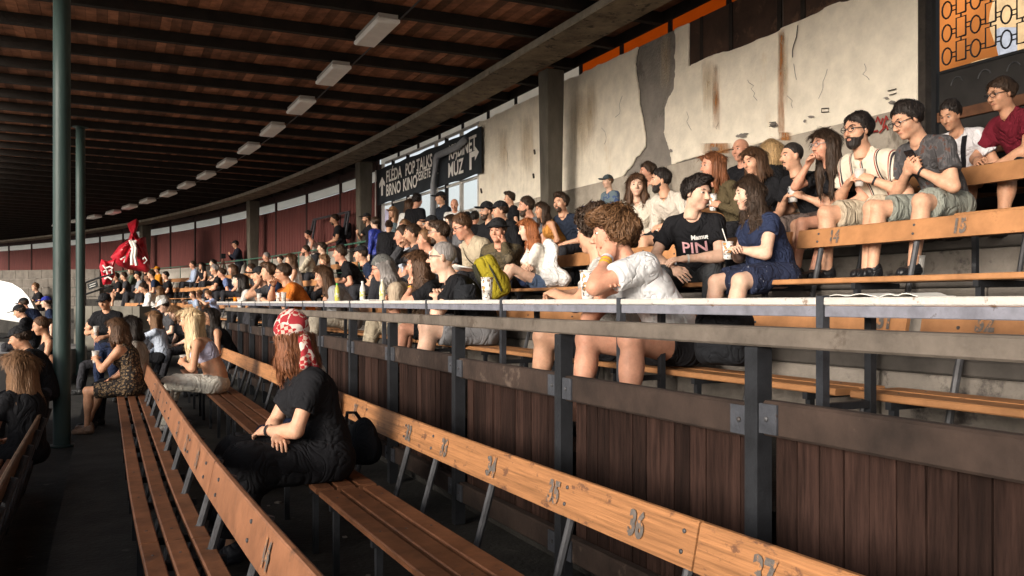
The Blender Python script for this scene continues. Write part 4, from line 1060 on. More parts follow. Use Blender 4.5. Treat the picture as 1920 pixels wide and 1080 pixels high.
# columns
cols = [(1034, 6.42, .15, 'dark tapering concrete column between the plaster walls'), (682, 6.42, .17, 'pale concrete column left of the black banner'), (474, 6.42, .18, 'dark concrete column in the middle of the red panelled wall'), (272, 6.42, .2, 'farthest concrete column beside the red inflatable')]
colS = []
for (px, u, w, lab) in cols:
    s = s_at(px, u); colS.append(s); fr = frame(s, u, 0); c8 = []
    for (z, e) in ((ZF, .78), (5.075, 1.05)):
        for (a, b) in ((-1, -1), (1, -1), (1, 1), (-1, 1)): c8.append(fr@Vector((a*w*e*.95, b*w*e*1.0, z)))
    o = MB().quadbox(c8).build('concrete_column', M_COLUMN); tag(o, lab, 'column', 'concrete columns along the rear wall')
    bm = bmesh.new(); bm.from_mesh(o.data); bmesh.ops.bevel(bm, geom=bm.edges[:], offset=.02, segments=1, affect='EDGES'); bm.to_mesh(o.data); bm.free()

# red panelled wall farther along
rw = empty('panelled_wall', W(30, UW, ZF)); inv = Matrix.Translation(-rw.location)
def rp_(mb, n, m):
    o = mb.build(n, m); o.data.transform(inv); o.parent = rw; return o
sA = colS[1]+.25; sB = S1
rp_(MB().sweep(sA, sB, [(UW-.02, ZF), (UW+.2, ZF), (UW+.2, 3.02), (UW-.02, 3.02)], 1), 'plinth', mat('pale_plinth', (.36, .33, .29), .9, var=.2, scale=2, bump=.3))
s = sA; k = 0
while s < sB-1:
    L = 2.75
    w = L/16
    for q in range(1): rp_(MB().sweep(s+.06, s+L-.06, [(UW+.03, 3.03), (UW+.07, 3.03), (UW+.07, 4.68), (UW+.03, 4.68)], .5), 'red_panel', M_RED)
    nb = 11
    for q in range(nb if s < 34 else 0):
        a = s+.06+(L-.12)*q/nb
        rp_(MB().sweep(a+.012, a+(L-.12)/nb-.012, [(UW+.006, 3.04), (UW+.029, 3.04), (UW+.029, 4.67), (UW+.006, 4.67)], 1), 'red_board', M_RED)
    rp_(MB().sweep(s-.05, s+.05, [(UW-.01, 3.025), (UW+.08, 3.025), (UW+.08, 5.1), (UW-.01, 5.1)], 1), 'post', M_REDPOST)
    rp_(MB().sweep(s+.06, s+L-.06, [(UW+.04, 4.70), (UW+.06, 4.70), (UW+.06, 4.96), (UW+.04, 4.96)], 1), 'frosted_strip', M_MILK)
    rp_(MB().sweep(s+.06, s+L-.06, [(UW-.028, 4.97), (UW+.08, 4.97), (UW+.08, 5.40), (UW-.028, 5.40)], 1), 'head_board', M_REDPOST)
    s += L; k += 1
tag(rw, 'long wall of dark red boards under a pale frosted strip', 'wall')

# window bay with the black banner between the pale column and the plaster wall
bay = empty('window_bay', W((sL+colS[1])/2, UW, ZF)); inv = Matrix.Translation(-bay.location)
def bp_(mb, n, m):
    o = mb.build(n, m); o.data.transform(inv); o.parent = bay; return o
M_FRAME = mat('window_frame', (.55, .52, .48), .6, var=.1); M_GLASS = mat('pane_glass', (.8, .84, .85), .08, alpha=.04, spec=.5)
a0, a1 = sL+.02, colS[1]-.2
for px in (896, 863, 835, 815, 762, 735, 716, 704):
    s = s_at(px, UW); bp_(MB().sweep(s-.03, s+.03, rect(UW, UW+.07, ZF, ZT-.01, .004), .5), 'mullion', M_FRAME if px not in (835, 735, 762) else M_STEEL)
for z in (ZF+.02, 3.35, 3.98, ZT-.03): bp_(MB().sweep(a0, a1, rect(UW+.012, UW+.06, z, z+.055, .004), .5), 'transom', M_FRAME)
for (pa, pb) in ((895, 864), (862, 836), (814, 763), (734, 717), (715, 705)):
    s0_, s1_ = s_at(pa, UW)+.03, s_at(pb, UW)-.03
    bp_(MB().sweep(s0_, s1_, rect(UW+.03, UW+.036, ZF+.08, 3.98, .001), .5), 'pane', M_GLASS)
bp_(MB().sweep(s_at(761, UW)+.03, s_at(736, UW)-.03, rect(UW+.02, UW+.05, ZF, 3.98, .004), .5), 'dark_door', mat('dark_door', (.03, .032, .035), .5))
bp_(MB().sweep(s_at(733, UW)+.03, s_at(705, UW)-.03, rect(UW+.07, UW+.08, ZF+.9, 3.9, .001), .5), 'lilac_poster', mat('lilac_poster', (.55, .52, .72), .7, var=.1, scale=1.5))
tag(bay, 'bright glazed bay with a dark door under the black banner', 'window bay')
ban = empty('banner', W((sL+colS[1])/2, UW-.06, 4.5)); inv = Matrix.Translation(-ban.location)
bs0, bs1 = s_at(903, UW-.08), s_at(706, UW-.08); bz0, bz1 = 4.02, 4.93
nx, nz = 40, 10; V = []
for i in range(nx+1):
    for j in range(nz+1):
        a = i/nx; b = j/nz; V.append(W(bs0+(bs1-bs0)*a, UW-.08-.008*math.sin(a*23)*math.sin(b*2.5+1)-.004*math.sin(a*61+b*3), bz0+(bz1-bz0)*b+.012*math.sin(a*31)*(1 if j in (0, nz) else 0)))
F = [(i*(nz+1)+j, (i+1)*(nz+1)+j, (i+1)*(nz+1)+j+1, i*(nz+1)+j+1) for i in range(nx) for j in range(nz)]
o = mesh('banner_cloth', V, F, mat('black_banner', (.022, .027, .033), .6, var=.25, scale=3, bump=.15), smooth=True); o.data.transform(inv); o.parent = ban
M_PRINT = mat('white_print', (.74, .72, .68), .8)
Lb = bs1-bs0
def btxt(t, a, z, size, sx=.62, name='lettering', bold=.045, shear=0):
    v, f = text_mesh(t, size, bold=size*bold*.5, sx=sx, shear=shear)
    P = [W(bs1-Lb*a-p[0], UW-.112, z+p[1]) for p in v]; o = mesh(name, P, f, M_PRINT); o.data.transform(inv); o.parent = ban
hB = bz1-bz0
for (t, a, zz, sz, sx) in (('FLÉDA', .205, .68, .40, .86), ('BRNO', .20, .30, .40, .86), ('POP TALKS', .46, .68, .40, .78), ('KINO', .375, .30, .40, .86), ('ČESKÉTE', .505, .40, .28, .76), ('ZE', .625, .40, .27, .86), ('KABINET', .855, .68, .42, .80), ('MÚZ', .80, .28, .42, .86)): btxt(t, a, bz0+hB*zz, sz, sx)
for (t, a, zz) in (('----', .17, .87), ('----', .775, .87)): btxt(t, a, bz0+hB*zz, .12)
def bpoly(pts, name='arrow'):
    o = mesh(name, [W(bs1-Lb*a, UW-.112, bz0+hB*z) for a, z in pts], [tuple(range(len(pts)))], M_PRINT); o.data.transform(inv); o.parent = ban
bpoly([(.066, .22), (.086, .22), (.086, .52), (.108, .45), (.108, .56), (.076, .74), (.044, .56), (.044, .45), (.066, .52)])
bpoly([(.915, .14), (.932, .14), (.932, .40), (.958, .40), (.958, .30), (.990, .46), (.958, .62), (.958, .52), (.915, .52)])
tag(ban, 'long black banner with white lettering and arrows above the windows', 'banner')
dp = MB(); 
pts = [wsz(872, 262, UW-.2), wsz(858, 275, UW-.2), wsz(820, 292, UW-.2), wsz(817, 300, UW-.2), wsz(813, 345, UW-.2), wsz(812, 425, UW-.2)]
dp.tube([W(s, UW-.2, z) for s, z in pts], .07, 12); o = dp.build('drain_pipe', mat('grey_pipe_paint', (.24, .25, .27), .5, var=.15), smooth=True); tag(o, 'grey bent drain pipe running down in front of the banner', 'pipe')

# green handrail along the upper walkway
hr = empty('handrail', W(24, 6.2, ZF)); inv = Matrix.Translation(-hr.location)
h0, h1 = s_at(690, 6.25), 52
mb = MB(); n = 44; mb.tube([W(h0+(h1-h0)*i/n, 6.25, 3.02) for i in range(n+1)], .024, 7); o = mb.build('rail', M_RAILG); o.data.transform(inv); o.parent = hr
mb = MB(); mb.tube([W(h0+(h1-h0)*i/n, 6.25, 2.30) for i in range(n+1)], .016, 6); o = mb.build('lower_rail', M_RAILG); o.data.transform(inv); o.parent = hr
s = h0+.6
while s < h1:
    mb = MB().tube([W(s, 6.25, ZF), W(s, 6.25, 3.0)], .02, 6); o = mb.build('post', M_RAILG); o.data.transform(inv); o.parent = hr; s += 2.4
tag(hr, 'green steel handrail along the upper walkway on the left', 'handrail')

# iron gate at the right end of the wall, orange tarpaulin and stone house beyond
gate = empty('iron_gate', W(sR-1, UW, ZF)); inv = Matrix.Translation(-gate.location)
def gp(mb, n, m):
    o = mb.build(n, m); o.data.transform(inv); o.parent = gate; return o
M_IRON = mat('black_iron', (.014, .014, .015), .55, metal=.2)
gp(MB().sweep(sR-.10, sR-.015, rect(UW-.02, UW+.16, ZF, 5.5, .01), 1), 'gate_post', mat('rusty_post', (.03, .024, .02), .8, var=.5, scale=8))
gp(MB().sweep(sR-.20, sR-.15, rect(UW+.0, UW+.05, ZF, 5.5, .006), 1), 'gate_post', M_IRON)
def gpt(s, z, u=UW+.03): return W(s, u, z)
cw_ = .150; ch_ = .205; g0 = sR-.22
for i in range(13):
    for j in range(8):
        s = g0-cw_*(i+.5); z = 3.68+ch_*j+(.0 if i % 2 == 0 else .02)
        if i % 2 == 0:
            gp(MB().tube([gpt(s+.052*math.cos(a), z+.074*math.sin(a)) for a in np.linspace(0, 2*math.pi, 15)], .008, 5, False), 'iron_ring', M_IRON)
        else:
            zz = z+(.04 if (i//2) % 2 else 0)
            gp(MB().tube([gpt(s-.05, zz-.085), gpt(s+.05, zz-.085), gpt(s+.05, zz+.085), gpt(s-.05, zz+.085), gpt(s-.05, zz-.085)], .009, 4, False), 'iron_square', M_IRON)
            gp(MB().tube([gpt(s, zz+.085), gpt(s, zz+.120)], .009, 4), 'iron_link', M_IRON)
        for dz in (-.02, .02): gp(MB().tube([gpt(s-cw_*.5+.026, z+dz), gpt(s-cw_*.5-.026, z+dz)], .006, 4), 'iron_link', M_IRON)
gp(MB().sweep(g0-2.2, g0, rect(UW+.015, UW+.045, 3.53, 3.56, .004), .6), 'gate_rail', M_IRON)
gp(MB().sweep(g0-2.2, g0, rect(UW+.02, UW+.05, ZF, 3.53, .003), .6), 'opening_shade_sheet', mat('opening_shade', (.018, .016, .015), .7, var=.4, scale=4))  # near-black sheet standing in for the darkness of the opening below the grille
for z in (2.75, 3.10): gp(MB().sweep(g0-2.2, g0, rect(UW-.01, UW+.018, z, z+.09, .004), .6), 'gate_board', mat('brown_board', (.10, .042, .02), .7, var=.4, scale=5))
for k in range(7):
    s = g0-.2-.28*k; gp(MB().tube([gpt(s+.07*math.cos(a), 3.38+.09*math.sin(a), UW+.012) for a in np.linspace(.3, 2.6, 9)], .006, 4, False), 'iron_scroll', M_PIPE)
tag(gate, 'black iron gate with rings and rectangles at the top right', 'gate')
tq = [ray(1728, -40, 12.0), ray(1865, -60, 10.6), ray(1864, 106, 10.6), ray(1728, 148, 12.0)]
nx, ny = 14, 10; V = []
for i in range(nx+1):
    for j in range(ny+1):
        a, b = i/nx, j/ny; p = (tq[0]*(1-a)+tq[1]*a)*(1-b)+(tq[3]*(1-a)+tq[2]*a)*b; V.append(p+Vector((.05*math.sin(a*9+b*4), .04*math.sin(b*8+a*3), 0)))
o = mesh('tarpaulin', V, [(i*(ny+1)+j, (i+1)*(ny+1)+j, (i+1)*(ny+1)+j+1, i*(ny+1)+j+1) for i in range(nx) for j in range(ny)], transl('orange_tarp', (.72, .26, .07), .5), smooth=True); tag(o, 'sunlit orange tarpaulin hanging behind the iron gate', 'tarpaulin')
hp_ = [ray(1700, 560, 22), ray(2300, 560, 15)]
e_ = (hp_[1]-hp_[0]); e_.z = 0; e_.normalize(); nrm = Vector((-e_.y, e_.x, 0))
mb = MB(); A = hp_[0]-e_*2; B = hp_[1]+e_*2
mb.quadbox([Vector((*q.xy, z)) for z in (-1.6, 9) for q in (A, B, B+nrm*5, A+nrm*5)])
o = mb.build('stone_house', mat('sandstone', (.40, .29, .165), .9, var=.2, scale=3, bump=.5, wear=((.38, .27, .15), 5, .62))); tag(o, 'pale sandstone building seen through the iron gate', 'building')
fw = ray(1888, 90, 15.5)
mb = MB().box((-.15, -.06, -3), (.15, .06, .35), M=Matrix.Translation(fw)@Matrix.Rotation(-YAW, 4, 'Z')); o = mb.build('downpipe_panel', mat('blue_grey_panel', (.26, .29, .36), .6, var=.2)); tag(o, 'blue-grey door panel beside the stone building behind the gate', 'door')

# far end of the stand
M_BLOCKW = mat('block_wall', (.13, .115, .10), .95, var=.25, scale=3, bump=.4)
def far_wall(x0, x1, d0, d1, ytop, ybot, name, label, m, th=.3):
    A, B = ray(x0, 567, d0), ray(x1, 567, d1); zt = EYE+(HORIZON-ytop)*d0/FPX; zb = EYE+(HORIZON-ybot)*d0/FPX
    e = (B-A).normalized(); n = Vector((-e.y, e.x, 0)); root = empty(name, (A.x, A.y, zb)); inv = Matrix.Translation(-root.location)
    L = (B-A).length; rowsn = max(1, int((zt-zb)/.42)); hh = (zt-zb)/rowsn
    for r in range(rowsn):
        x = -.4*(r % 2)
        while x < L:
            a, b = max(0, x), min(L, x+.8); x += .8
            if b-a < .05: continue
            p = [A+e*(a+.01), A+e*(b-.01)]; c8 = [Vector((*q.xy, z)) for z in (zb+r*hh+.01, zb+(r+1)*hh-.01) for q in (p[0], p[1], p[1]+n*th, p[0]+n*th)]
            o = MB().quadbox(c8).build('concrete_block', m); o.data.transform(inv); o.parent = root
    tag(root, label, 'wall'); return root
far_wall(-30, 187, 44, 42, 507, 640, 'block_wall', 'pale concrete block wall beyond the far end of the rows', M_BLOCKW)
far_wall(138, 262, 21, 19.5, 573, 700, 'low_wall', 'low concrete wall closing the aisle behind the man in the black cap', mat('low_wall_concrete', (.13, .12, .10), .95, var=.3, scale=2, bump=.4, objvar=.1))
pn_ = Vector((-.62, -.32, .72)).normalized(); p0_ = ray(30, 570, 21)
def on_plane(px, py):
    r_ = ray(px, py, 1.0)-Vector((0, 0, EYE)); t_ = (p0_-Vector((0, 0, EYE))).dot(pn_)/r_.dot(pn_); return Vector((0, 0, EYE))+r_*t_
pts = [on_plane(*q) for q in ((-140, 524), (-60, 523), (0, 526), (22, 531), (40, 542), (54, 558), (63, 576), (66, 588), (60, 595), (40, 593), (-60, 578), (-140, 572))]
n_ = len(pts); o = mesh('track_banking', pts+[q-pn_*.25 for q in pts], [tuple(range(n_)), tuple(range(2*n_-1, n_-1, -1))]+[(i, n_+i, n_+(i+1) % n_, (i+1) % n_) for i in range(n_)], mat('white_banking', (.86, .85, .83), .7, var=.05, scale=1)); tag(o, kind='structure')
tk = MB(); c2 = ray(-140, 650, 18)
tk.lathe([(3.0, -1.5), (3.0, 0.0), (.1, .12)], 40, M=Matrix.Translation((c2.x, c2.y, c2.z-.05))); o = tk.build('track', mat('grey_track', (.28, .27, .26), .8, var=.15, scale=1)); tag(o, kind='structure')

# red inflatable with a slogan, half collapsed
inf = empty('inflatable', ray(240, 530, 34)); inv = inf.matrix_basis.inverted(); inv = Matrix.Translation(-inf.location)
M_INF = mat('red_vinyl', (.50, .018, .035), .28, var=.2, scale=5, bump=.7, bscale=4.5, spec=.6)
def puff(outline, d, name, thick=.5):
    cx = sum(p[0] for p in outline)/len(outline); cy = sum(p[1] for p in outline)/len(outline)
    out = []
    for i in range(len(outline)):
        a, b = outline[i], outline[(i+1) % len(outline)]
        for k in range(5): out.append((a[0]+(b[0]-a[0])*k/5, a[1]+(b[1]-a[1])*k/5))
    n = len(out); rings = 7; V = []; q = random.Random(4)
    for sgn in (1, -1):
        for r in range(rings):
            t = r/(rings-1)
            for (x, y) in out:
                px, py = x+(cx-x)*t, y+(cy-y)*t
                bul = math.sqrt(max(0, 1-(1-t)**2))*thick*sgn
                V.append(ray(px, py, d-bul+(.22*math.sin(px*.35+py*.2)+.16*math.sin(px*.8-py*.5)+.12*abs(math.sin(px*.55+py*.9)))*t))
    F = []
    for h in range(2):
        for r in range(rings-1):
            for i in range(n):
                a = h*rings*n+r*n; f = (a+i, a+(i+1) % n, a+n+(i+1) % n, a+n+i); F.append(f if h else f[::-1])
    o = mesh(name, V, F, M_INF, smooth=True); o.data.transform(inv); o.parent = inf; return o
puff([(238, 420), (246, 415), (256, 410), (261, 416), (255, 424), (254, 432), (262, 447), (273, 443), (276, 470), (283, 500), (281, 512), (240, 505), (222, 498), (207, 482), (224, 460), (240, 450), (246, 432), (247, 424)], 34, 'inflatable_body', .9)
puff([(190, 486), (202, 490), (218, 484), (214, 500), (216, 515), (208, 533), (193, 534), (190, 515), (186, 500)], 33.2, 'banner_tongue', .25)
for pts, w in (([(244, 450), (250, 466), (247, 480), (247, 497)], .06), ([(250, 452), (255, 465), (253, 482), (256, 498)], .06), ([(243, 455), (256, 452)], .05), ([(246, 468), (255, 462)], .05), ([(226, 487), (236, 480), (232, 492)], .03), ([(268, 486), (272, 482), (276, 488), (270, 494)], .03)):
    o = MB().tube([ray(x, y, 33.0) for x, y in pts], w, 5).build('white_print', M_PRINT); o.data.transform(inv); o.parent = inf
for pts in ([(193, 497), (198, 503), (206, 500), (212, 503)], [(194, 510), (199, 506), (202, 514)], [(205, 508), (209, 505), (211, 514), (206, 515)], [(196, 523), (203, 519), (210, 524)]):
    o = MB().tube([ray(x, y, 32.85) for x, y in pts], .035, 5).build('white_print', M_PRINT); o.data.transform(inv); o.parent = inf
tag(inf, 'sagging red inflatable with white print standing among the far spectators', 'inflatable')
# stair rail with a black sign
sr = empty('stair_rail', ray(158, 575, 30)); inv = Matrix.Translation(-sr.location)
for n_, pts in (('rail', [(160, 530), (185, 521), (212, 514)]), ('rail', [(160, 552), (205, 537)]), ('post', [(160, 530), (160, 585)])):
    o = MB().tube([ray(x, y, 30) for x, y in pts], .035, 6).build(n_, M_IRON); o.data.transform(inv); o.parent = sr
tag(sr, 'black stair railing at the far end of the rows', 'railing')
A = [ray(x, y, 29.8) for x, y in ((163, 533), (181, 526), (184, 537), (167, 544))]; nn = Vector((SY, CY, 0))*.03
o = MB().quadbox([A[3], A[2], A[2]+nn, A[3]+nn, A[0], A[1], A[1]+nn, A[0]+nn]).build('sign', mat('black_sign', (.012, .014, .014), .6)); tag(o, 'small black sign hanging on the far stair railing', 'sign')
for k in range(2):
    a = ray(168, 538-2+4*k-1.0, 29.75); b = ray(179, 534-2+4*k-1.0, 29.75); MB().tube([a, b], .012, 4).build('lettering', M_PRINT, o)
# grey barrier frame on the upper walkway
bf = empty('barrier_frame', W(s_at(600, 6.6), 6.6, ZF)); inv = Matrix.Translation(-bf.location)
for pts in ([(588, 412), (655, 397)], [(588, 412), (577, 462)], [(592, 410), (584, 462)], [(655, 397), (648, 440)], [(650, 399), (643, 440)]):
    o = MB().tube([W(*(lambda q: (q[0], 6.6, q[1]))(wsz(x, y, 6.6))) for x, y in pts], .035, 6).build('tube', M_STEELW); o.data.transform(inv); o.parent = bf
tag(bf, 'leaning grey tube frame on the upper walkway before the red wall', 'frame')

# ------------------------------------------------------------------ the spectators
ROWS = {'1': (1.47, .43, 0.0), '2': (.46, .43, 0.0), '3': (-.58, .28, -.15), 'C': (3.52, 1.085, ZC), 'D': (4.50, 1.655, ZD), 'E': (5.47, 2.095, ZE), 'F': (6.54, 2.39, ZF)}
K = (.012, .012, .014); NV = (.018, .026, .055); WH = (.68, .67, .65); GY = (.13, .13, .14); DG = (.05, .05, .055); BE = (.45, .37, .27); JN = (.08, .12, .20); OR = (.60, .17, .03)
def solve(hx, hy, u, z, turn, hp, S, fit, lo=.5, hi=60):
    for _ in range(4):
        best = None
        for rr in range(3):
            g = np.linspace(lo, hi, 240) if rr == 0 else np.linspace(best-w_, best+w_, 41)
            th = np.interp(g, _ss, _th); rz = math.pi/2+th+turn; c, sn_ = np.cos(rz), np.sin(rz)
            X = np.interp(g, _ss, _px)+u*np.cos(th)+(c*hp[0]-sn_*hp[1])*S; Y = np.interp(g, _ss, _py)+u*np.sin(th)+(sn_*hp[0]+c*hp[1])*S
            dd = X*SY+Y*CY; xx = np.where(dd > .4, 960+FPX*(X*CY-Y*SY)/np.maximum(dd, .4), 1e5)
            k = int(np.argmin(np.abs(xx-hx))); best = float(g[k]); w_ = (g[1]-g[0]); d = float(dd[k])
        s = best
        if not fit: break
        zn = EYE+(HORIZON-hy)*d/FPX; S = max(fit[0], min(fit[1], (zn-z)/hp[2]))
    return s, math.pi/2+theta(s)+turn, S, d
PEOPLE = {}
def P(label, hx, hy, row, turn=0, key=None, stand=None, S=None, u=None, fit=None, size=None, lmax=.62, lo=.5, hi=60, dd=None, root=None, **kw):
    t = math.radians(turn); kw['look'] = math.radians(kw.get('look', 0)); kw['twist'] = math.radians(kw.get('twist', 0)); kw['roll'] = math.radians(kw.get('roll', 0))
    kw.setdefault('lean', .1); kw.setdefault('pitch', .08)
    if stand: kw['pose'] = 'stand'; kw.setdefault('ra', 's_down'); kw.setdefault('la', 's_down')
    U, Z, FLZ = ROWS[row]
    if u is not None: U = u
    if stand: Z = FLZ
    HP = lambda l: head_local(kw.get('pose', 'sit'), l, kw.get('side', 0), kw['twist'], kw['look'], kw['pitch'], kw['roll'])
    hp = HP(kw['lean'])
    if not stand and not dd and S is None:      # body size by the row, forward lean so that the head comes to its height above the seat
        Z -= {'D': .05, 'E': .03}.get(row, 0); S0 = size or {'C': 1.36, 'D': 1.16, 'E': 1.0, 'F': .95, '1': 1.15, '2': 1.0}[row]
        done = False
        for l in np.arange(kw['lean'], max(kw['lean'], lmax)+.01, .05):
            hp = HP(l); s, rz, S, d = solve(hx, hy, U, Z, t, hp, S0, None, lo, hi); want = (EYE+(HORIZON-hy)*d/FPX-Z)/hp[2]; kw['lean'] = float(l)
            if want >= S0: break
        S = max(.75, min(want, S0*1.12))
    if stand and row in 'EF' and key != 'boy': S = None
    fit = (.76, 1.14)
    if dd:                                      # placed by its distance; seat or floor height follows from the head
        S = S or 1.0; q = ray(hx, hy, dd); rz = math.pi/2+theta(dd)+t; c, sn_ = math.cos(rz), math.sin(rz); d = dd; s = dd
        r0 = q-Vector((c*hp[0]-sn_*hp[1], sn_*hp[0]+c*hp[1], hp[2]))*S
        if not stand: kw['seat'] = .43
        i = make_person(label, r0, rz, S=S, d=d, **kw); i['s'] = s; i['d'] = d
        if key: PEOPLE[key] = i
        return i
    s, rz, S, d = solve(hx, hy, U, Z, t, hp, S or 1.0, None if S else fit, lo, hi)
    if 'DBG' in globals(): zn = EYE+(HORIZON-hy)*d/FPX; print('DBG %s %s S=%.2f want=%.2f d=%.1f s=%.1f' % (row, label[:40], S, (zn-Z)/hp[2], d, s))
    if not stand: kw['seat'] = Z-FLZ
    if row == 'C':
        for q in ('ra', 'la'):
            if kw.get(q) in ('table', 'tablewide'): tg = ARMS[kw[q]]; kw[q] = ((tg[0][0], .43/S, .475/S), tg[1], tg[2])
            elif isinstance(kw.get(q), tuple): tg = kw[q]; kw[q] = ((tg[0][0], tg[0][1]/S, .475/S),)+tuple(tg[1:])
    i = make_person(label, W(s, U, Z), rz, S=S, d=d, **kw); i['s'] = s; i['d'] = d
    if key: PEOPLE[key] = i
    return i

# --- striped knit shirt, headscarf and leopard print
def stripes_mat():
    m = mat('striped_knit', (.62, .55, .44), .9, bump=.2, bscale=60); nt = m.node_tree; N = nt.nodes; L = nt.links
    tc = N.new('ShaderNodeTexCoord'); sx = N.new('ShaderNodeSeparateXYZ'); L.new(tc.outputs['Object'], sx.inputs[0])
    def line(period, off, w):
        a = N.new('ShaderNodeMath'); a.operation = 'ADD'; a.inputs[1].default_value = off; L.new(sx.outputs['X'], a.inputs[0])
        p = N.new('ShaderNodeMath'); p.operation = 'PINGPONG'; p.inputs[1].default_value = period/2; L.new(a.outputs[0], p.inputs[0])
        c = N.new('ShaderNodeMath'); c.operation = 'LESS_THAN'; c.inputs[1].default_value = w; L.new(p.outputs[0], c.inputs[0]); return c
    m1 = N.new('ShaderNodeMix'); m1.data_type = 'RGBA'; m1.inputs['A'].default_value = (.62, .55, .44, 1); m1.inputs['B'].default_value = (.03, .022, .03, 1); L.new(line(.105, .02, .0055).outputs[0], m1.inputs['Factor'])
    m2 = N.new('ShaderNodeMix'); m2.data_type = 'RGBA'; m2.inputs['B'].default_value = (.26, .05, .04, 1); L.new(m1.outputs['Result'], m2.inputs['A']); L.new(line(.105, .005, .004).outputs[0], m2.inputs['Factor'])
    L.new(m2.outputs['Result'], N['Principled BSDF'].inputs['Base Color']); return m
def blotch(name, a, b, c, sc, t1=.5, t2=.6, vor=False):
    m = mat(name, a, .85, bump=.2, bscale=40); nt = m.node_tree; N = nt.nodes; L = nt.links
    tc = N.new('ShaderNodeTexCoord'); nz = N.new('ShaderNodeTexVoronoi' if vor else 'ShaderNodeTexNoise'); nz.inputs['Scale'].default_value = sc; L.new(tc.outputs['Object'], nz.inputs['Vector'])
    rp = N.new('ShaderNodeValToRGB'); rp.color_ramp.interpolation = 'CONSTANT'; e = rp.color_ramp.elements; e[0].color = (*a, 1); e[1].position = t1; e[1].color = (*b, 1); q = e.new(t2); q.color = (*c, 1)
    L.new(nz.outputs['Distance' if vor else 'Fac'], rp.inputs[0]); L.new(rp.outputs[0], N['Principled BSDF'].inputs['Base Color']); return m
def plaid():
    m = mat('red_plaid_scarf', (.4, .02, .03), .85, bump=.2, bscale=40); nt = m.node_tree; N = nt.nodes; L = nt.links
    tc = N.new('ShaderNodeTexCoord'); mp = N.new('ShaderNodeMapping'); mp.inputs['Rotation'].default_value = (.5, .4, .6); L.new(tc.outputs['Object'], mp.inputs[0])
    ck = N.new('ShaderNodeTexChecker'); ck.inputs['Scale'].default_value = 17; ck.inputs['Color1'].default_value = (.30, .022, .03, 1); ck.inputs['Color2'].default_value = (.55, .47, .42, 1); dn = N.new('ShaderNodeTexNoise'); dn.inputs['Scale'].default_value = 14; L.new(mp.outputs[0], dn.inputs['Vector']); vm = N.new('ShaderNodeMixRGB'); vm.inputs['Fac'].default_value = .06; L.new(mp.outputs[0], vm.inputs[1]); L.new(dn.outputs['Color'], vm.inputs[2]); L.new(vm.outputs[0], ck.inputs['Vector'])
    c2 = N.new('ShaderNodeTexChecker'); c2.inputs['Scale'].default_value = 44; c2.inputs['Color1'].default_value = (.30, .015, .02, 1); c2.inputs['Color2'].default_value = (.48, .33, .27, 1); L.new(mp.outputs[0], c2.inputs['Vector'])
    nz = N.new('ShaderNodeTexNoise'); nz.inputs['Scale'].default_value = 9; L.new(tc.outputs['Object'], nz.inputs['Vector'])
    gt_ = N.new('ShaderNodeMath'); gt_.operation = 'GREATER_THAN'; gt_.inputs[1].default_value = .50; L.new(nz.outputs['Fac'], gt_.inputs[0])
    mx = N.new('ShaderNodeMix'); mx.data_type = 'RGBA'; L.new(ck.outputs['Color'], mx.inputs['A']); L.new(c2.outputs['Color'], mx.inputs['B']); L.new(gt_.outputs[0], mx.inputs['Factor'])
    L.new(mx.outputs['Result'], N['Principled BSDF'].inputs['Base Color']); return m
M_LEO = crease(blotch('leopard_print', (.015, .012, .012), (.20, .13, .07), (.02, .015, .013), 34, .25, .42, True))
M_FLOR = crease(blotch('dark_floral', (.015, .018, .016), (.20, .045, .02), (.22, .12, .03), 16, .56, .64))
M_STAR = crease(blotch('navy_speckle', (.014, .020, .048), (.014, .020, .048), (.45, .47, .52), 48, .60, .72))
M_MARL = crease(blotch('grey_marl_print', (.055, .052, .055), (.085, .08, .082), (.10, .05, .04), 22, .5, .62))
M_CAMO = crease(blotch('olive_camo', (.085, .065, .035), (.055, .045, .028), (.12, .095, .06), 12, .48, .6))

# --- front rows
P('woman in red patterned headscarf and black dress, turned away, on the front bench', 545, 632, '1', -4, 'scarf', u=1.40, size=1.06, sex='f', lean=.30, twist=10, look=-72, pitch=.15, hair='mid', hc='rb', hat='scarf', hatmat=plaid(), top='tee', topc=K, bot='longskirt', botc=K, fat=1.05, ra=((-.10, .26, .24), .5, (1, .2, -.5)), la=((-.02, .30, .26), .5, (1, -.2, -.6)), spread=.13, shoec=(.04, .04, .05))
P('person in white shirt and dark cap, mostly hidden behind the woman in the headscarf', 552, 648, '1', -35, 'hid', u=1.74, size=1.0, lean=.35, pitch=.2, hat='cap', top='tee', topc=WH, bot='jeans', botc=NV, la=((.05, .20, .25), .4, (1, -1, .2)), ra='knee', hair='short', skin='t')
P('woman with long pale blonde hair, lilac bandeau top and white trousers, back to camera', 357, 602, '1', -18, 'blonde', sex='f', u=1.36, lean=.12, look=-8, hair='long', hc='pb', top='band', topc=(.50, .48, .62), bot='trousers', botc=(.62, .59, .52), ra='cup', la='cup', skin='t', shoec=(.5, .48, .45))
P('dark-haired woman on the front bench just beyond the pale blonde woman', 394, 594, '1', -10, sex='f', u=2.02, lean=.05, look=15, hair='long', hc='blk', top='tank', topc=K, skin='t')
P('woman with fair streaked hair bending down over the front bench', 327, 588, '1', 20, sex='f', dd=15.2, lean=.35, pitch=.5, hair='mid', hc='lb', top='tee', topc=K)
P('woman with long fair hair in pale blue shirt leaning on the far front bench', 288, 597, '1', -25, sex='f', dd=15.0, lean=.2, hair='long', hc='lb', top='long', topc=(.42, .47, .56), bot='trousers', botc=K, la='reach')
P('person in white cap beside the fair-haired women on the front bench', 306, 574, '1', 15, dd=17.0, lean=.2, pitch=.4, hat='cap', hatc=WH, top='tee', topc=DG)
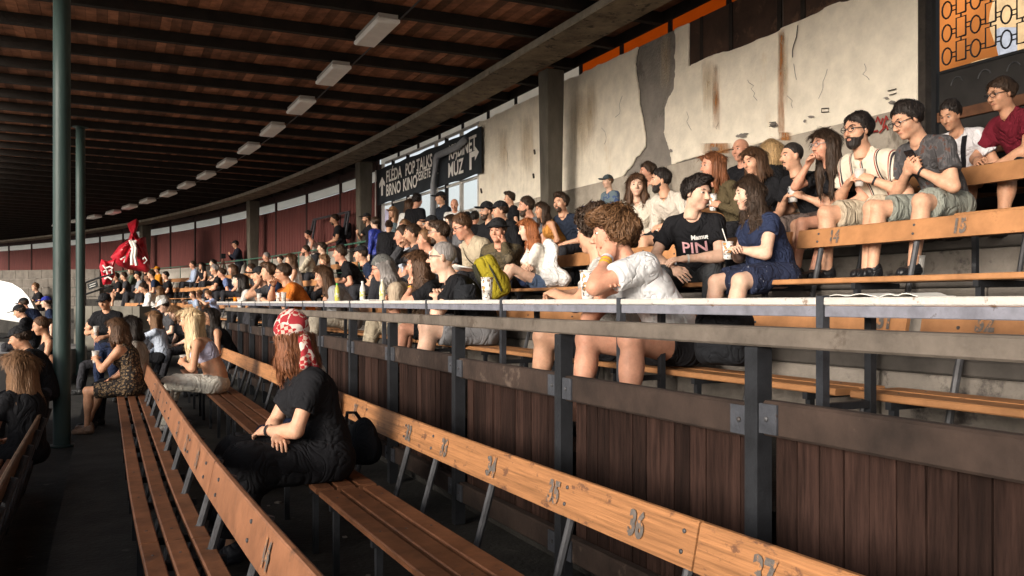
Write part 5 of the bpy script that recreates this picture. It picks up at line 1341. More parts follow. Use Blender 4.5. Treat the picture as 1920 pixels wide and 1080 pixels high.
P('woman in sleeveless leopard-print dress holding a beer cup on the second row', 236, 618, '2', -22, 'leo', lo=11, hi=14, sex='f', lean=.16, look=-12, hair='mid', hc='br', top='tank', topmat=M_LEO, bot='skirt', botmat=M_LEO, ra='lap', la=((.06, .38, .42), .75, (.8, -.3, -.8)), skin='t', fat=1.05, shoec=(.2, .12, .08))
P('person with dark hair in light shirt beyond the leopard-print woman', 264, 612, '2', -10, lo=11.6, hi=16, sex='f', u=.55, lean=.1, hair='mid', hc='blk', top='tee', topc=(.35, .31, .27), bot='trousers')
P('woman in pink top sitting beyond the leopard-print woman on the second row', 250, 612, '2', -5, lo=12, hi=17, sex='f', u=.3, lean=.2, hair='bun', hc='dk', top='tank', topc=(.5, .25, .22), skin='t')
capman = P('man in black cap and black T-shirt standing in the aisle with a cup', 196, 566, '2', 70, 'capman', dd=13.0, stand=1, S=.95, look=-8, pitch=.3, hat='cap', hair='short', top='tee', topc=K, bot='jeans', botc=(.02, .028, .06), ra='s_cup', la=((.05, .34, 1.04), .6, (.8, -.4, -.7)), skin='t', fat=1.08)
P('woman with long ash-blonde hair, seen from behind, nearest at the left edge', 36, 690, '3', -50, 'ash', sex='f', dd=7.0, lean=.05, hair='long', hc='lb', top='tee', topc=K, bot='trousers', botc=K)
P('person in dark jacket and cap leaning forward at the left edge', 36, 634, '3', -5, dd=9.8, lean=.4, pitch=.3, hat='cap', hair='short', top='jacket', topc=K, skin='t')
P('woman with brown hair in a bun and black vest left of the green pillar', 76, 612, '3', 10, sex='f', dd=12.0, lean=.15, pitch=.25, hair='bun', hc='br', top='tank', topc=K, skin='t')
P('man in cap and black jacket looking at his phone beside the track', 36, 584, '3', -10, dd=17, lean=.3, pitch=.4, hat='cap', hair='short', top='jacket', topc=K, ra='phone', la='phone')
P('person in blue cap left of the green pillar', 86, 567, '3', 0, stand=1, S=.95, dd=19, lean=.2, hat='cap', hatc=(.03, .04, .28), hair='short', top='tee', topc=NV)
P('person in dark blue jacket and cap leaning over the barrier near the track', 44, 570, '3', -40, dd=19, stand=1, S=1.0, lean=.7, pitch=.3, hat='cap', top='jacket', topc=NV)
P('man in black cap at the far end by the block wall', 69, 520, 'D', 10, u=4.2, stand=1, S=1, hat='cap', top='tee', topc=K)
P('person with beer in black shirt sitting before the far block wall', 66, 537, 'C', 0, lean=.2, hair='short', hc='lb', top='tee', topc=K, ra='cup')
P('dark-haired person in navy top at the far end left of the pillar', 84, 530, 'D', 0, hair='short', hc='blk', top='tee', topc=NV)

# --- table row
wt = P('young man in white T-shirt at the table resting his cheek on his hand', 1148, 440, 'C', -6, 'white', lean=.36, side=.30, size=1.24, look=-26, pitch=.10, roll=0, hair='messy', hc='gb', top='tee', topc=(.62, .62, .63), bot='hot', botc=K, la='cheek', ra=((.05, .48, .46), .4, (1, 0, -.3)), skin='r', feet={1: (.06, .52, 0), -1: (-.30, .42, 0)}, fat=1.04)
P('curly-haired person half hidden behind the young man in the white T-shirt', 1112, 436, 'C', -30, size=1.16, lmax=.3, lean=.2, look=-40, hair='curly', hc='dk', top='tee', topc=(.45, .43, .40), bot='shorts', botc=K, ra='tablewide', la='table', skin='p')
P('man with cropped grey hair, dark glasses and black T-shirt leaning on the table', 828, 482, 'C', -14, 'grey', size=1.45, lean=.42, look=-6, pitch=.0, hair='buzz', hc='gr', glasses='black', top='tee', topc=K, bot='shorts', botc=(.20, .20, .21), ra='table', la=((.02, .44, .46), .35, (1, 0, -.5)), fat=1.12)
P('woman with long brown hair and wristbands, hands clasped, beside the grey-haired man', 782, 497, 'C', -22, 'clasp', sex='f', lean=.45, look=-8, hair='longwavy', hc='br', top='tee', topc=K, bot='shorts', botc=K, ra='chin', la='chin')
P('person in grey striped beanie and glasses reading a phone at the table', 716, 503, 'C', -14, 'beanie', sex='f', lean=.50, look=-8, pitch=.25, hair='mid', hc='gr', hat='beanie', hatmat=blotch('grey_stripe_knit', (.09, .09, .085), (.13, .13, .12), (.06, .06, .06), 30), glasses='black', top='tee', topc=(.38, .30, .22), bot='trousers', botc=(.45, .38, .28), ra='phone', la='phone')
P('smiling girl with long brown hair in grey hoodie looking at a phone', 605, 517, 'C', -5, 'hood', sex='f', lean=.35, pitch=.25, hair='long', hc='br', top='jacket', topc=(.30, .30, .31), ra='phone', la='phone', bot='trousers', botc=(.4, .35, .28))
P('bespectacled man in orange T-shirt, hand on his mouth, at the table', 530, 512, 'C', -10, 'orange', lean=.42, look=-5, hair='short', hc='dk', glasses='black', top='tee', topc=OR, ra='mouth', la='table', skin='t')
P('young man with brown hair between two others at the far table', 503, 511, 'C', -8, lean=.4, hair='quiff', hc='br', top='tee', topc=NV, ra='table', la='table')
P('man in dark cap propping his head on his hand at the far table', 486, 517, 'C', -8, lean=.45, hat='cap', hair='short', top='tee', topc=DG, la='cheek', ra='table')
P('dark-haired woman in white top leaning on the far end of the table', 450, 527, 'C', -14, sex='f', lean=.55, hair='mid', hc='blk', top='long', topc=(.55, .53, .50), ra='table', la='table')
P('child in blue patterned shirt at the far table', 390, 530, 'C', 0, S=.88, lean=.35, pitch=.4, hair='short', hc='lb', top='tee', topc=(.30, .36, .55), ra='table', la='table')
P('boy with dark hair at the end of the far table', 361, 531, 'C', 5, S=.86, lean=.3, hair='short', hc='br', top='tee', topc=(.32, .38, .5), ra='table')
P('fair child next to the boys at the end of the far table', 373, 526, 'C', 5, S=.88, u=3.7, lean=.2, hair='short', hc='lb', top='tee', topc=(.5, .48, .45))

# --- middle terrace
pin = P('young man with short dark hair in black T-shirt printed with pink letters', 1308, 362, 'D', 42, 'pin', size=1.2, lmax=.5, lean=.24, look=58, pitch=.16, hair='quiff', hc='blk', top='tee', topc=K, bot='jeans', botc=(.055, .058, .062), ra=((.10, .40, .14), .45, (1, -.6, .2)), la=((-.02, .40, .22), .4, (1, -.4, .0)), spread=.16, fat=1.02)
navy = P('curly-haired woman in navy dress holding a cup with a straw', 1402, 362, 'D', -8, 'navy', sex='f', size=1.16, lmax=.42, lean=.2, look=-14, pitch=.10, hair='longwavy', hc='dk', top='dress', topc=(.022, .03, .065), bot='skirt', botmat=M_STAR, ra=((.02, .34, .30), .75, (.8, -.4, -.8)), la=((.02, .36, .30), .75, (.8, -.3, -.8)), fat=1.26, skin='p', spread=.14, shoec=K)
redw = P('woman with long red hair in loose white T-shirt, arms folded, legs up', 988, 430, 'D', -16, 'red', sex='f', size=1.12, lmax=.3, lean=.12, pitch=.18, hair='longwavy', hc='red', top='loose', topc=(.66, .62, .55), bot='hot', botc=JN, ra='cross', la='cross', feet={-1: (-.10, .62, .30), 1: (.10, .60, .30)}, skin='p')
P('person in black flat hat and camouflage jacket resting cheek on hand', 933, 432, 'D', 42, 'hat', size=1.25, lean=.25, pitch=.08, hat='hat', hair='short', hc='dk', top='jacket', topmat=M_CAMO, la='cheek', ra='lap', skin='r')
P('man in beige overshirt with black shoulder strap bending over a magazine', 866, 425, 'D', 2, 'strap', size=1.28, lean=.38, pitch=.42, hair='short', hc='br', glasses='black', top='jacket', topc=(.42, .35, .25), ra='lap', la='lap', skin='r')
P('man with brown swept hair and light glasses behind the grey-haired man', 822, 437, 'D', -16, lean=.2, hair='quiff', hc='dk', glasses='clear', beard='short', top='tee', topc=GY)
P('fair-haired woman with her hair tied back behind the woman with clasped hands', 796, 450, 'D', -10, sex='f', lean=.2, hair='bun', hc='lb', top='tee', topc=WH, skin='r')
P('man in black polo shirt with sunglasses on his head on the middle terrace', 637, 476, 'D', -16, lean=.25, hair='short', hc='dk', top='polo', topc=K, ra='knee', la='lap')
P('young person in black baseball cap and navy top on the middle terrace', 676, 476, 'D', -12, lean=.2, hat='cap', hair='short', top='tee', topc=NV, skin='p')
P('woman with long brown hair in white tank top on the middle terrace', 545, 488, 'D', -15, sex='f', lean=.15, hair='long', hc='br', top='tank', topc=WH)
P('bearded man in open beige shirt sitting on the middle terrace', 573, 470, 'E', -14, lean=.15, hair='short', hc='dk', beard='full', top='jacket', topc=(.5, .44, .34), bot='shorts', botc=K, ra='lap', la='knee')
P('young man in white T-shirt below the green handrail', 603, 465, 'E', -12, lean=.1, hair='quiff', hc='dk', top='tee', topc=(.5, .46, .42))
P('curly fair-haired child in front of the man in the black polo shirt', 607, 484, 'D', 15, S=.92, hair='curly', hc='lb', top='tee', topc=NV)
P('grey-haired man in dark jacket under the green handrail', 499, 482, 'E', 0, lean=.1, hair='short', hc='gr', top='jacket', topc=(.04, .045, .06), skin='r')
P('dark-haired child beside the grey-haired man in the dark jacket', 525, 491, 'E', 20, S=.85, hair='short', hc='dk', top='tee', topc=DG)
P('stout man in black shirt leaning forward on the far middle terrace', 402, 506, 'D', -10, lean=.35, hair='short', hc='gr', top='polo', topc=K, fat=1.2, ra='knee', la='knee')
P('man in pale blue shirt and dark tie-like strap on the far upper bench', 361, 495, 'E', -5, hair='short', hc='dk', top='jacket', topc=(.30, .36, .48))
P('long dark-haired woman in black top on the far upper bench', 378, 499, 'E', 15, sex='f', hair='long', hc='blk', top='tank', topc=K)
P('dark-haired person behind the couple on the far upper bench', 399, 490, 'E', 0, u=5.7, hair='short', hc='blk', top='tee', topc=DG)
P('person in black T-shirt with white print sitting at the row end', 310, 517, 'D', 0, hair='short', hc='blk', top='tee', topc=K)
for (lab, x, y, r, kw) in (
 ('man in white shirt bending forward on the far lower row', 268, 540, 'C', dict(lean=.5, pitch=.3, top='long', topc=WH, bot='trousers', botc=K, ra='knee', la='knee')),
 ('fair-haired person in pale grey top beside the man in the white shirt', 299, 545, 'C', dict(sex='f', hair='mid', hc='lb', top='tee', topc=(.5, .48, .44), turn=-60)),
 ('person in yellow cap among the far group', 294, 506, 'E', dict(hat='cap', hatc=(.7, .28, .02), top='long', topc=(.5, .2, .02))),
 ('person in navy top leaning beside the yellow cap', 283, 512, 'D', dict(top='tee', topc=NV, lean=.3)),
 ('person in black vest sitting in the middle of the far group', 275, 520, 'D', dict(top='tank', topc=K)),
 ('person with black cap and pale shirt in the far group', 258, 512, 'D', dict(hat='cap', top='tee', topc=(.25, .27, .3))),
 ('woman with fair hair in green jacket and white top in the far group', 245, 506, 'E', dict(sex='f', hair='mid', hc='lb', top='jacket', topc=(.08, .10, .07))),
 ('person in dark shirt sitting under the red inflatable', 217, 513, 'D', dict(top='tee', topc=K, bot='shorts', botc=DG)),
 ('person in dark shorts at the left end of the far group', 232, 517, 'D', dict(top='tee', topc=DG, bot='shorts', botc=K)),
 ('tall person in dark hoodie behind the far group', 271, 505, 'E', dict(top='jacket', topc=K, hair='short', hc='blk')),
 ('person in blue shirt behind the children at the far table', 415, 512, 'D', dict(top='tee', topc=(.12, .16, .3))),
 ('woman in cream top beside the far table end', 436, 505, 'D', dict(sex='f', hair='mid', hc='br', top='tee', topc=(.5, .46, .4))),
 ('person with raised arm in dark top behind the far table', 470, 505, 'D', dict(top='tee', topc=DG, hair='short', hc='dk'))):
    P(lab, x, y, r, kw.pop('turn', rng.uniform(-20, 15)), **kw)

# --- upper terrace and top row
P('man with moustache in black T-shirt holding a can and a cup', 1484, 292, 'E', 2, 'mous', lean=.10, look=-14, hair='buzz', hc='blk', beard='mous', top='tee', topc=K, bot='shorts', botc=(.12, .09, .08), ra='cup', la='cup')
P('woman with long straight dark hair and glasses raising food to her mouth', 1545, 272, 'E', -4, 'eat', sex='f', lean=.06, look=-8, hair='long', hc='dk', glasses='clear', top='tee', topc=K, bot='hot', botc=K, ra='mouth', la='lap')
P('bearded man with glasses in cream striped shirt holding a plastic cup', 1607, 246, 'E', 4, 'stripe', lean=.06, look=-4, hair='short', hc='blk', beard='full', glasses='black', top='polo', topmat=crease(stripes_mat(), .4), bot='shorts', botc=(.42, .35, .26), ra='cup', la='cup', fat=1.08, shoec=K, spread=.17)
P('man with glasses in grey patterned T-shirt looking down at his phone', 1700, 226, 'E', -6, 'phone', lean=.22, pitch=.42, look=-4, hair='short', hc='blk', glasses='black', top='tee', topmat=M_MARL, bot='shorts', botc=(.22, .23, .20), ra='phone', la='phone', shoec=K, spread=.17)
P('dark-haired man in white T-shirt with black strap on the top row', 1782, 216, 'F', 8, 'wtop', lean=.22, pitch=.42, hair='short', hc='blk', top='tee', topc=(.62, .60, .62), bot='jeans', botc=(.20, .27, .36), ra='lap', la='lap', skin='t')
P('man with glasses in maroon polo shirt and black shorts, top right', 1876, 178, 'F', -14, 'maroon', lean=.30, pitch=.22, hair='short', hc='dk', glasses='black', top='polo', topc=(.13, .012, .022), bot='shorts', botc=K, ra='knee', la='between', skin='t', fat=1.12, spread=.18)
P('bald man in black T-shirt behind the woman with her eyes lowered', 1388, 282, 'F', 12, 'bald', pitch=.1, hair='none', top='tee', topc=K, skin='r')
P('auburn-haired woman in black top with eyes lowered behind the curly-haired woman', 1412, 302, 'E', 15, 'auburn', sex='f', pitch=.25, look=-10, hair='mid', hc='br', top='tee', topc=K)
P('woman with fringe and red-brown hair in olive shirt raising a cup', 1334, 312, 'E', -12, 'fringe', sex='f', lean=.2, hair='mid', hc='rb', top='long', topc=(.085, .065, .035), ra='chin', la='cup')
P('person with long blonde hair in black, seen from behind', 1446, 284, 'F', -120, 'back', sex='f', hair='mid', hc='bl', top='tee', topc=K)
P('smiling woman with shoulder-length brown hair in cream jacket', 1194, 348, 'E', 28, 'cream', sex='f', lean=.15, look=28, pitch=.05, hair='mid', hc='br', top='jacket', topc=(.58, .52, .43), bot='shorts', botc=K, ra='cup', la='lap')
P('dark-bearded man with sunglasses on his head in a cream jacket', 1238, 338, 'E', 8, 'sung', lean=.25, look=-30, hair='short', hc='blk', beard='full', top='jacket', topc=(.56, .50, .43), bot='shorts', botc=K, ra='lap', la='knee')
P('person half hidden behind the dark-bearded man in the cream jacket', 1214, 324, 'F', -20, hair='short', hc='dk', top='tee', topc=(.4, .36, .3), skin='r')
P('boy in cap and grey-blue printed T-shirt standing by the wall', 1139, 338, 'F', 8, 'boy', stand=1, S=.74, hat='cap', hatc=(.07, .09, .10), hair='short', hc='lb', top='tee', topmat=blotch('blue_grey_print', (.12, .16, .18), (.05, .08, .18), (.14, .18, .20), 7, .52, .62), bot='shorts', botc=(.12, .15, .17), ra='s_clasp', la='s_clasp')
P('small child in bright blue cap below the standing boy', 1111, 384, 'E', -5, S=.66, hat='cap', hatc=(.03, .05, .22), hair='short', hc='lb', top='tee', topc=(.05, .09, .15))
P('young man in navy T-shirt sitting in front of the dark column', 1051, 380, 'E', 14, look=10, hair='quiff', hc='dk', beard='short', top='tee', topc=(.018, .024, .04), skin='p')
P('woman in orange vest and floral skirt with bare arms near the dark column', 1015, 393, 'E', -8, 'orangevest', sex='f', u=5.3, look=10, hair='mid', hc='dk', top='tank', topc=(.5, .22, .05), bot='longskirt', botmat=M_FLOR, skin='t')
P('bearded man in grey shirt beside the woman in the orange vest', 986, 388, 'E', -5, u=5.55, look=-5, hair='short', hc='dk', beard='full', top='tee', topc=GY, skin='r')
P('tall man in black T-shirt standing against the plaster wall', 955, 372, 'F', -10, u=6.5, stand=1, S=.93, hair='quiff', hc='dk', top='tee', topc=K)
P('person in black cap with pale face beside the bearded man', 937, 396, 'E', -6, hat='cap', hair='short', top='jacket', topc=K, u=5.4)
P('bearded man with glasses and black cap sitting on the upper terrace', 912, 396, 'E', 10, u=5.4, hat='cap', hair='short', beard='full', glasses='clear', top='jacket', topc=K, hc='dk')
P('person in black hood seen from behind near the windows', 891, 400, 'F', -140, S=.95, hair='short', hc='blk', top='jacket', topc=K)
P('person in dark cap and red shirt near the windows', 874, 398, 'F', -70, S=.95, hat='cap', hair='short', top='tee', topc=(.28, .02, .03), skin='t')
P('bald man in white shirt standing by the bright windows', 852, 384, 'F', 60, stand=1, S=.93, pitch=.4, hair='none', top='long', topc=WH, skin='r')
P('man in black coat and cap standing by the drain pipe', 826, 372, 'F', 5, stand=1, S=1.0, hat='cap', hair='short', top='jacket', topc=(.018, .022, .03), la='s_cup')
P('man in black with camera strap standing by the windows, back turned', 783, 376, 'F', -150, stand=1, S=1.02, hair='short', hc='blk', top='tee', topc=K)
P('woman with brown bob in white shirt standing by the windows', 769, 385, 'F', -120, sex='f', stand=1, S=.96, hair='mid', hc='br', top='shirtlong', topc=WH, ra='s_cup')
P('woman in tan cap and grey-blue top standing by the lilac poster', 736, 398, 'F', 30, sex='f', stand=1, S=.95, hat='cap', hatc=(.30, .16, .08), hair='long', hc='lb', top='tank', topc=(.12, .16, .18))
P('person in black jacket with sling strap standing with back to camera', 730, 424, 'E', -130, stand=1, S=.98, hair='bun', hc='dk', top='jacket', topc=K, bot='jeans', botc=(.02, .03, .08), fat=1.1)
P('woman in shiny blue jacket standing beside the person in black', 702, 418, 'E', -60, sex='f', stand=1, S=.98, hair='bun', hc='dk', top='jacket', topc=(.02, .035, .26), topk='shiny', bot='jeans', botc=NV)
P('bearded man in black cap and brown vest holding a phone by the pale column', 687, 410, 'F', 0, stand=1, S=.92, u=6.1, hat='cap', hair='short', hc='br', beard='full', top='tee', topc=K, ra='s_phone', la='s_pocket')
P('tall man in black T-shirt with backpack leaning on the green handrail', 627, 412, 'F', -12, 'pack', u=6.55, stand=1, S=1.0, lean=.22, pitch=.15, hair='short', hc='dk', beard='short', top='tee', topc=K, ra='s_rail', la='s_rail', skin='t')
P('woman in pale vest leaning on the green handrail', 577, 440, 'F', -10, sex='f', u=6.55, stand=1, S=.86, lean=.3, pitch=.35, hair='bun', hc='blk', top='tank', topc=(.5, .42, .38), ra='s_rail', la='s_rail')
P('cameraman in dark coat standing behind a tripod on the far walkway', 441, 458, 'F', -8, 'camman', u=6.6, stand=1, S=1.0, lean=.15, hat='cap', hair='short', top='jacket', topc=(.02, .022, .035), ra='s_phone', la='s_phone')
for (lab, x, y, r, kw) in (
 ('older man with white hair and sunglasses among the crowd below the windows', 790, 425, 'E', dict(hair='balding', hc='wh', glasses='sun', top='tee', topc=(.45, .44, .42), turn=15)),
 ('man in grey shirt with hand at his mouth below the windows', 772, 440, 'D', dict(hair='short', hc='dk', top='jacket', topc=DG, ra='mouth', turn=-5, u=4.75)),
 ('person in pale blue shirt behind the shiny blue jacket', 755, 437, 'D', dict(hair='short', hc='dk', top='tee', topc=(.42, .46, .52), turn=-10, u=4.8)),
 ('dark-haired person in black cap in the middle of the crowd', 808, 420, 'E', dict(hat='cap', hair='short', top='tee', topc=K, turn=-20)),
 ('woman with dark hair behind the man with the magazine', 845, 418, 'E', dict(sex='f', hair='mid', hc='dk', top='tee', topc=GY, turn=-15)),
 ('fair-haired person in the crowd right of the white-haired man', 758, 418, 'E', dict(hair='short', hc='lb', top='tee', topc=WH, turn=10))):
    P(lab, x, y, r, kw.pop('turn'), **kw)

# --- small things that people hold or have put down
M_CUP = mat('clear_cup', (.80, .78, .74), .25, alpha=.55, spec=.5); M_BEER = mat('beer', (.50, .20, .03), .2, spec=.5); M_FOAM = mat('beer_foam', (.75, .70, .6), .8)
M_CUPP = blotch('printed_cup', (.74, .72, .68), (.10, .09, .10), (.55, .28, .08), 38, .56, .62)
M_PAPER = mat('paper', (.70, .68, .64), .8, var=.08)
def cup(pos, label, h=.125, r=.040, fill=.6, printed=False, tilt=None, mug=None, straw=False, group='drinking cups'):
    root = empty('beer_cup', pos)
    if tilt: root.rotation_euler = tilt
    def pt(mb, n, m, sm=True):
        o = mb.build(n, m, root, smooth=sm); return o
    cm = mug or (M_CUPP if printed else M_CUP)
    pt(MB().lathe([(r*.74, 0), (r*.80, h*.3), (r*.93, h*.8), (r, h), (r*1.05, h), (r*1.05, h-.004), (r*.96, h*.98), (r*.74, .004)], 16), 'cup_wall', cm)
    if fill: pt(MB().lathe([(r*.71, .004), (r*(.71+.24*fill), h*fill)], 14), 'drink', M_BEER); pt(MB().lathe([(r*(.71+.24*fill), h*fill+.001), (r*(.74+.24*fill), h*fill+.012)], 14), 'foam', M_FOAM)
    if straw: pt(MB().tube([(0, 0, .02), (-.01, 0, h), (-.05, .0, h+.09)], .004, 6), 'straw', M_PAPER)
    tag(root, label, 'cup', group); return root
def held(key, side, label, **kw):
    i = PEOPLE[key]; g = i['grip'][side][0]; p = i['M']@Vector(g); p.z -= .055; return cup(p, label, **kw)
held('blonde', 1, 'clear beer cup held by the pale blonde woman'); held('leo', -1, 'half-full beer cup raised by the leopard-print woman', h=.14); held('capman', 1, 'beer cup in the hand of the man in the black cap', h=.14)
held('navy', -1, 'patterned cup with white straw in the hand of the curly-haired woman', printed=True, straw=True, fill=0); held('mous', 1, 'dark drink can held by the man with the moustache', mug=blotch('can_print', (.05, .05, .06), (.4, .4, .4), (.02, .02, .02), 40), fill=0, h=.115, r=.033); held('mous', -1, 'clear cup in the other hand of the man with the moustache', fill=0)
held('stripe', -1, 'clear plastic cup held by the man in the striped shirt', fill=.3); held('fringe', -1, 'white printed cup raised by the woman with the fringe', printed=True, fill=0, h=.15); held('cream', 1, 'brown paper cup held by the woman in the cream jacket', mug=mat('brown_cup', (.24, .11, .06), .7), fill=0, h=.11)
ZT_ = 1.523
def on_table(px, v=.10): return W(s_at(px, UT+v), UT+v, ZT_)
cup(on_table(1104, .08), 'tall printed cup before the young man in the white T-shirt', h=.185, r=.058, printed=True, fill=0); cup(on_table(913, .10), 'tall printed cup beside the yellow backpack', h=.185, r=.052, printed=True, fill=0)
cup(on_table(1120, .20), 'second printed cup touching the one before the white T-shirt', h=.19, r=.055, printed=True, fill=0)
for px, lab in ((486, 'pale cup on the far table beside the young man with brown hair'), (532, 'cup with light drink in front of the orange T-shirt'), (522, 'dark printed cup left of the cup before the orange T-shirt')): cup(on_table(px, .08), lab, h=.16, r=.05, printed=px == 522, fill=.4)
cup(on_table(441, .08), 'small cup of orange juice on the far table', h=.10, r=.045, mug=mat('orange_drink', (.75, .24, .02), .3), fill=0)
p = W(s_at(1703, 4.92), 5.02, ZE+.014); cup(p, 'half-full beer cup standing on the step between the shoes', h=.13, r=.045, fill=.7)
cup(W(s_at(1062, 5.45), 5.45, 2.142), 'printed cup standing on the upper bench right of the floral skirt', h=.14, r=.045, printed=True, fill=0)
def bottle(pos, label, col, cap_, liquid=True):
    root = empty('bottle', pos)
    MB().lathe([(.030, 0), (.033, .01), (.033, .13), (.028, .165), (.014, .20), (.013, .215)], 14).build('bottle_body', mat('bottle_'+label[:6], col, .15, alpha=.75, spec=.5), root, smooth=True)
    MB().lathe([(.0335, .05), (.0335, .11)], 14, cap=False).build('bottle_label', blotch('label_'+label[:6], (.7, .68, .6), (.55, .5, .1), (.2, .3, .1), 30), root, smooth=True)
    MB().lathe([(.016, .213), (.016, .236), (.0, .237)], 12).build('bottle_cap', mat('cap_'+label[:6], cap_, .4), root)
    tag(root, label, 'bottle', 'bottles on the tables')
bottle(on_table(632, .08), 'yellow lemonade bottle with green cap on the table', (.62, .58, .10), (.06, .40, .06)); bottle(on_table(680, .08), 'clear water bottle with paper label on the table', (.75, .75, .72), (.6, .6, .6)); bottle(on_table(717, .06), 'pale bottle next to the clear water bottle on the table', (.72, .68, .50), (.6, .58, .5))
# phone, cigarette, straps, print
def phone_at(key, label):
    i = PEOPLE[key]; a = i['M']@Vector(i['grip'][1][0]); b = i['M']@Vector(i['grip'][-1][0]); p = (a+b)/2; rz = i['M'].to_euler().z
    o = MB().bbox((-.036, -.005, -.07), (.036, .005, .07), .004).build('phone', mat('phone_black', (.01, .01, .012), .2, spec=.5)); o.matrix_world = Matrix.Translation(p+Vector((0, 0, .03)))@Matrix.Rotation(rz, 4, 'Z')@Matrix.Rotation(-.7, 4, 'X'); tag(o, label, 'phone', 'phones in hands')
phone_at('phone', 'black phone held by the man in the grey patterned T-shirt'); phone_at('beanie', 'phone held by the person in the grey beanie'); phone_at('hood', 'phone held by the girl in the grey hoodie')
i = PEOPLE['pin']; g = i['grip'][1]; p = i['M']@Vector(g[0]); o = MB().tube([p, p+Vector((.02, -.045, -.03))], .004, 6).build('cigarette', M_PAPER); tag(o, 'lit cigarette between the fingers of the man with pink letters', 'cigarette')
def project_text(key, txt, size, at, m, sx=.9, bold=.08, name='shirt_print', off=.004):
    i = PEOPLE[key]; me = i['shirt'].data; bv = BVHTree.FromPolygons([v.co for v in me.vertices], [tuple(p.vertices) for p in me.polygons])
    v, f = text_mesh(txt, size, bold=size*bold*.5, sx=sx); Rv, Fv, d3, Ch = [Vector(i[k]) for k in ('Rv', 'Fv', 'd3', 'Ch')]
    out = []
    for q in v:
        x = -q[0]+at[0]; o = Ch+Rv*x+d3*(q[1]+at[1])+Fv*.5; h = bv.ray_cast(o, -Fv, 1.0)
        out.append((h[0]+Fv*off) if h[0] else Ch+Rv*x+d3*(q[1]+at[1])+Fv*.13)
    c = mesh(name, out, f, m, parent=i['obj']); return c
project_text('pin', 'PIN', .13, (-.01, -.03), mat('pink_print', (.75, .42, .45), .8, var=.3, scale=12), sx=1.0, bold=.03); project_text('pin', 'Mamut', .05, (-.055, .06), mat('white_shirt_print', (.75, .74, .72), .8))
project_text('capman', '=', .07, (-.07, .04), M_PRINT)
def strap(key, pts, w, m, name='strap'):
    i = PEOPLE[key]; me = i['shirt'].data; bv = BVHTree.FromPolygons([v.co for v in me.vertices], [tuple(p.vertices) for p in me.polygons])
    Rv, Fv, d3, Ch = [Vector(i[k]) for k in ('Rv', 'Fv', 'd3', 'Ch')]; V = []
    n = 16
    for k in range(n+1):
        t = k/n; x = pts[0][0]+(pts[1][0]-pts[0][0])*t; z = pts[0][1]+(pts[1][1]-pts[0][1])*t
        for sg in (-1, 1):
            o = Ch+Rv*(x+sg*w)+d3*z+Fv*.5; h = bv.ray_cast(o, -Fv, 1.0); V.append((h[0]+Fv*.006) if h[0] else Ch+Rv*(x+sg*w)+d3*z+Fv*.1)
    mesh(name, V, [(2*k, 2*k+1, 2*k+3, 2*k+2) for k in range(n)], m, parent=i['obj'])
BLK = cloth(K)
strap('strap', ((.10, .17), (-.13, -.2)), .016, BLK); strap('wtop', ((-.09, .17), (.02, -.2)), .022, BLK)
def wrist(key, side, cols_, label='wristband'):
    i = PEOPLE[key]; e, w = np.array(i['J'][side][0]), np.array(i['J'][side][1]); ax = unit(w-e)
    for k, c in enumerate(cols_):
        p = w-ax*(.02+.025*k); a = unit(np.cross(ax, (.3, .1, .9))); b = np.cross(ax, a); V = []; n = 14; r = .033
        for t in (-.008, .008):
            for j in range(n):
                an = 2*math.pi*j/n; V.append(p+ax*t+(a*math.cos(an)+b*math.sin(an))*r)
        mesh('wristband', [Vector(q) for q in V], [(j, (j+1) % n, n+(j+1) % n, n+j) for j in range(n)], mat('band_%d%d%d' % tuple(int(x*99) for x in c), c, .6), parent=i['obj'], smooth=True)
wrist('white', -1, [(.55, .55, .58), (.75, .42, .03), (.75, .42, .03)]); wrist('pin', -1, [(.55, .53, .5)]); wrist('navy', -1, [K]); wrist('scarf', -1, [K]); wrist('stripe', -1, [K]); wrist('phone', -1, [K]); wrist('clasp', -1, [K, (.6, .35, .05)]); wrist('orange', 1, [K]); wrist('maroon', 1, [K])

def blob(name, lo, hi, h, build, m, loc, rz, label, cat, noise=(20, .006), extra=None, smooth=True):
    f = Field(lo, hi, h); build(f)
    if noise: f.folds(noise[0], noise[1], 9); f.noise(noise[0]*.6, noise[1]*.7, 4)
    V, Q = f.mesh(); o = mesh(name, V, Q, m, smooth=smooth); o.location = loc; o.rotation_euler = (0, 0, rz); tag(o, label, cat); return o
def bx(f, c, r, k=.02, rd=.03):
    c = np.array(c, dtype=np.float32); r = np.array(r, dtype=np.float32)-rd
    def fn(P): q = np.abs(P-c)-r; return np.sqrt((np.maximum(q, 0)**2).sum(-1))+np.minimum(q.max(-1), 0)-rd
    f.op(c-r-rd, c+r+rd, fn, k)
# black handbag on the front bench
s = s_at(388, 1.40); o = blob('handbag', (-.22, -.14, -.03), (.22, .14, .3), .011, lambda f: (bx(f, (0, 0, .10), (.17, .055, .10), rd=.03)), cloth(K, 'shiny'), W(s, 1.40, .43), math.pi/2+.3, 'small black handbag lying on the front bench beside the white trousers', 'handbag', (26, .003))
MB().tube([(-.15, 0, .17), (-.24, -.05, .05), (-.2, -.06, -.02), (-.1, -.07, .02)], .006, 6).build('strap', BLK, o)
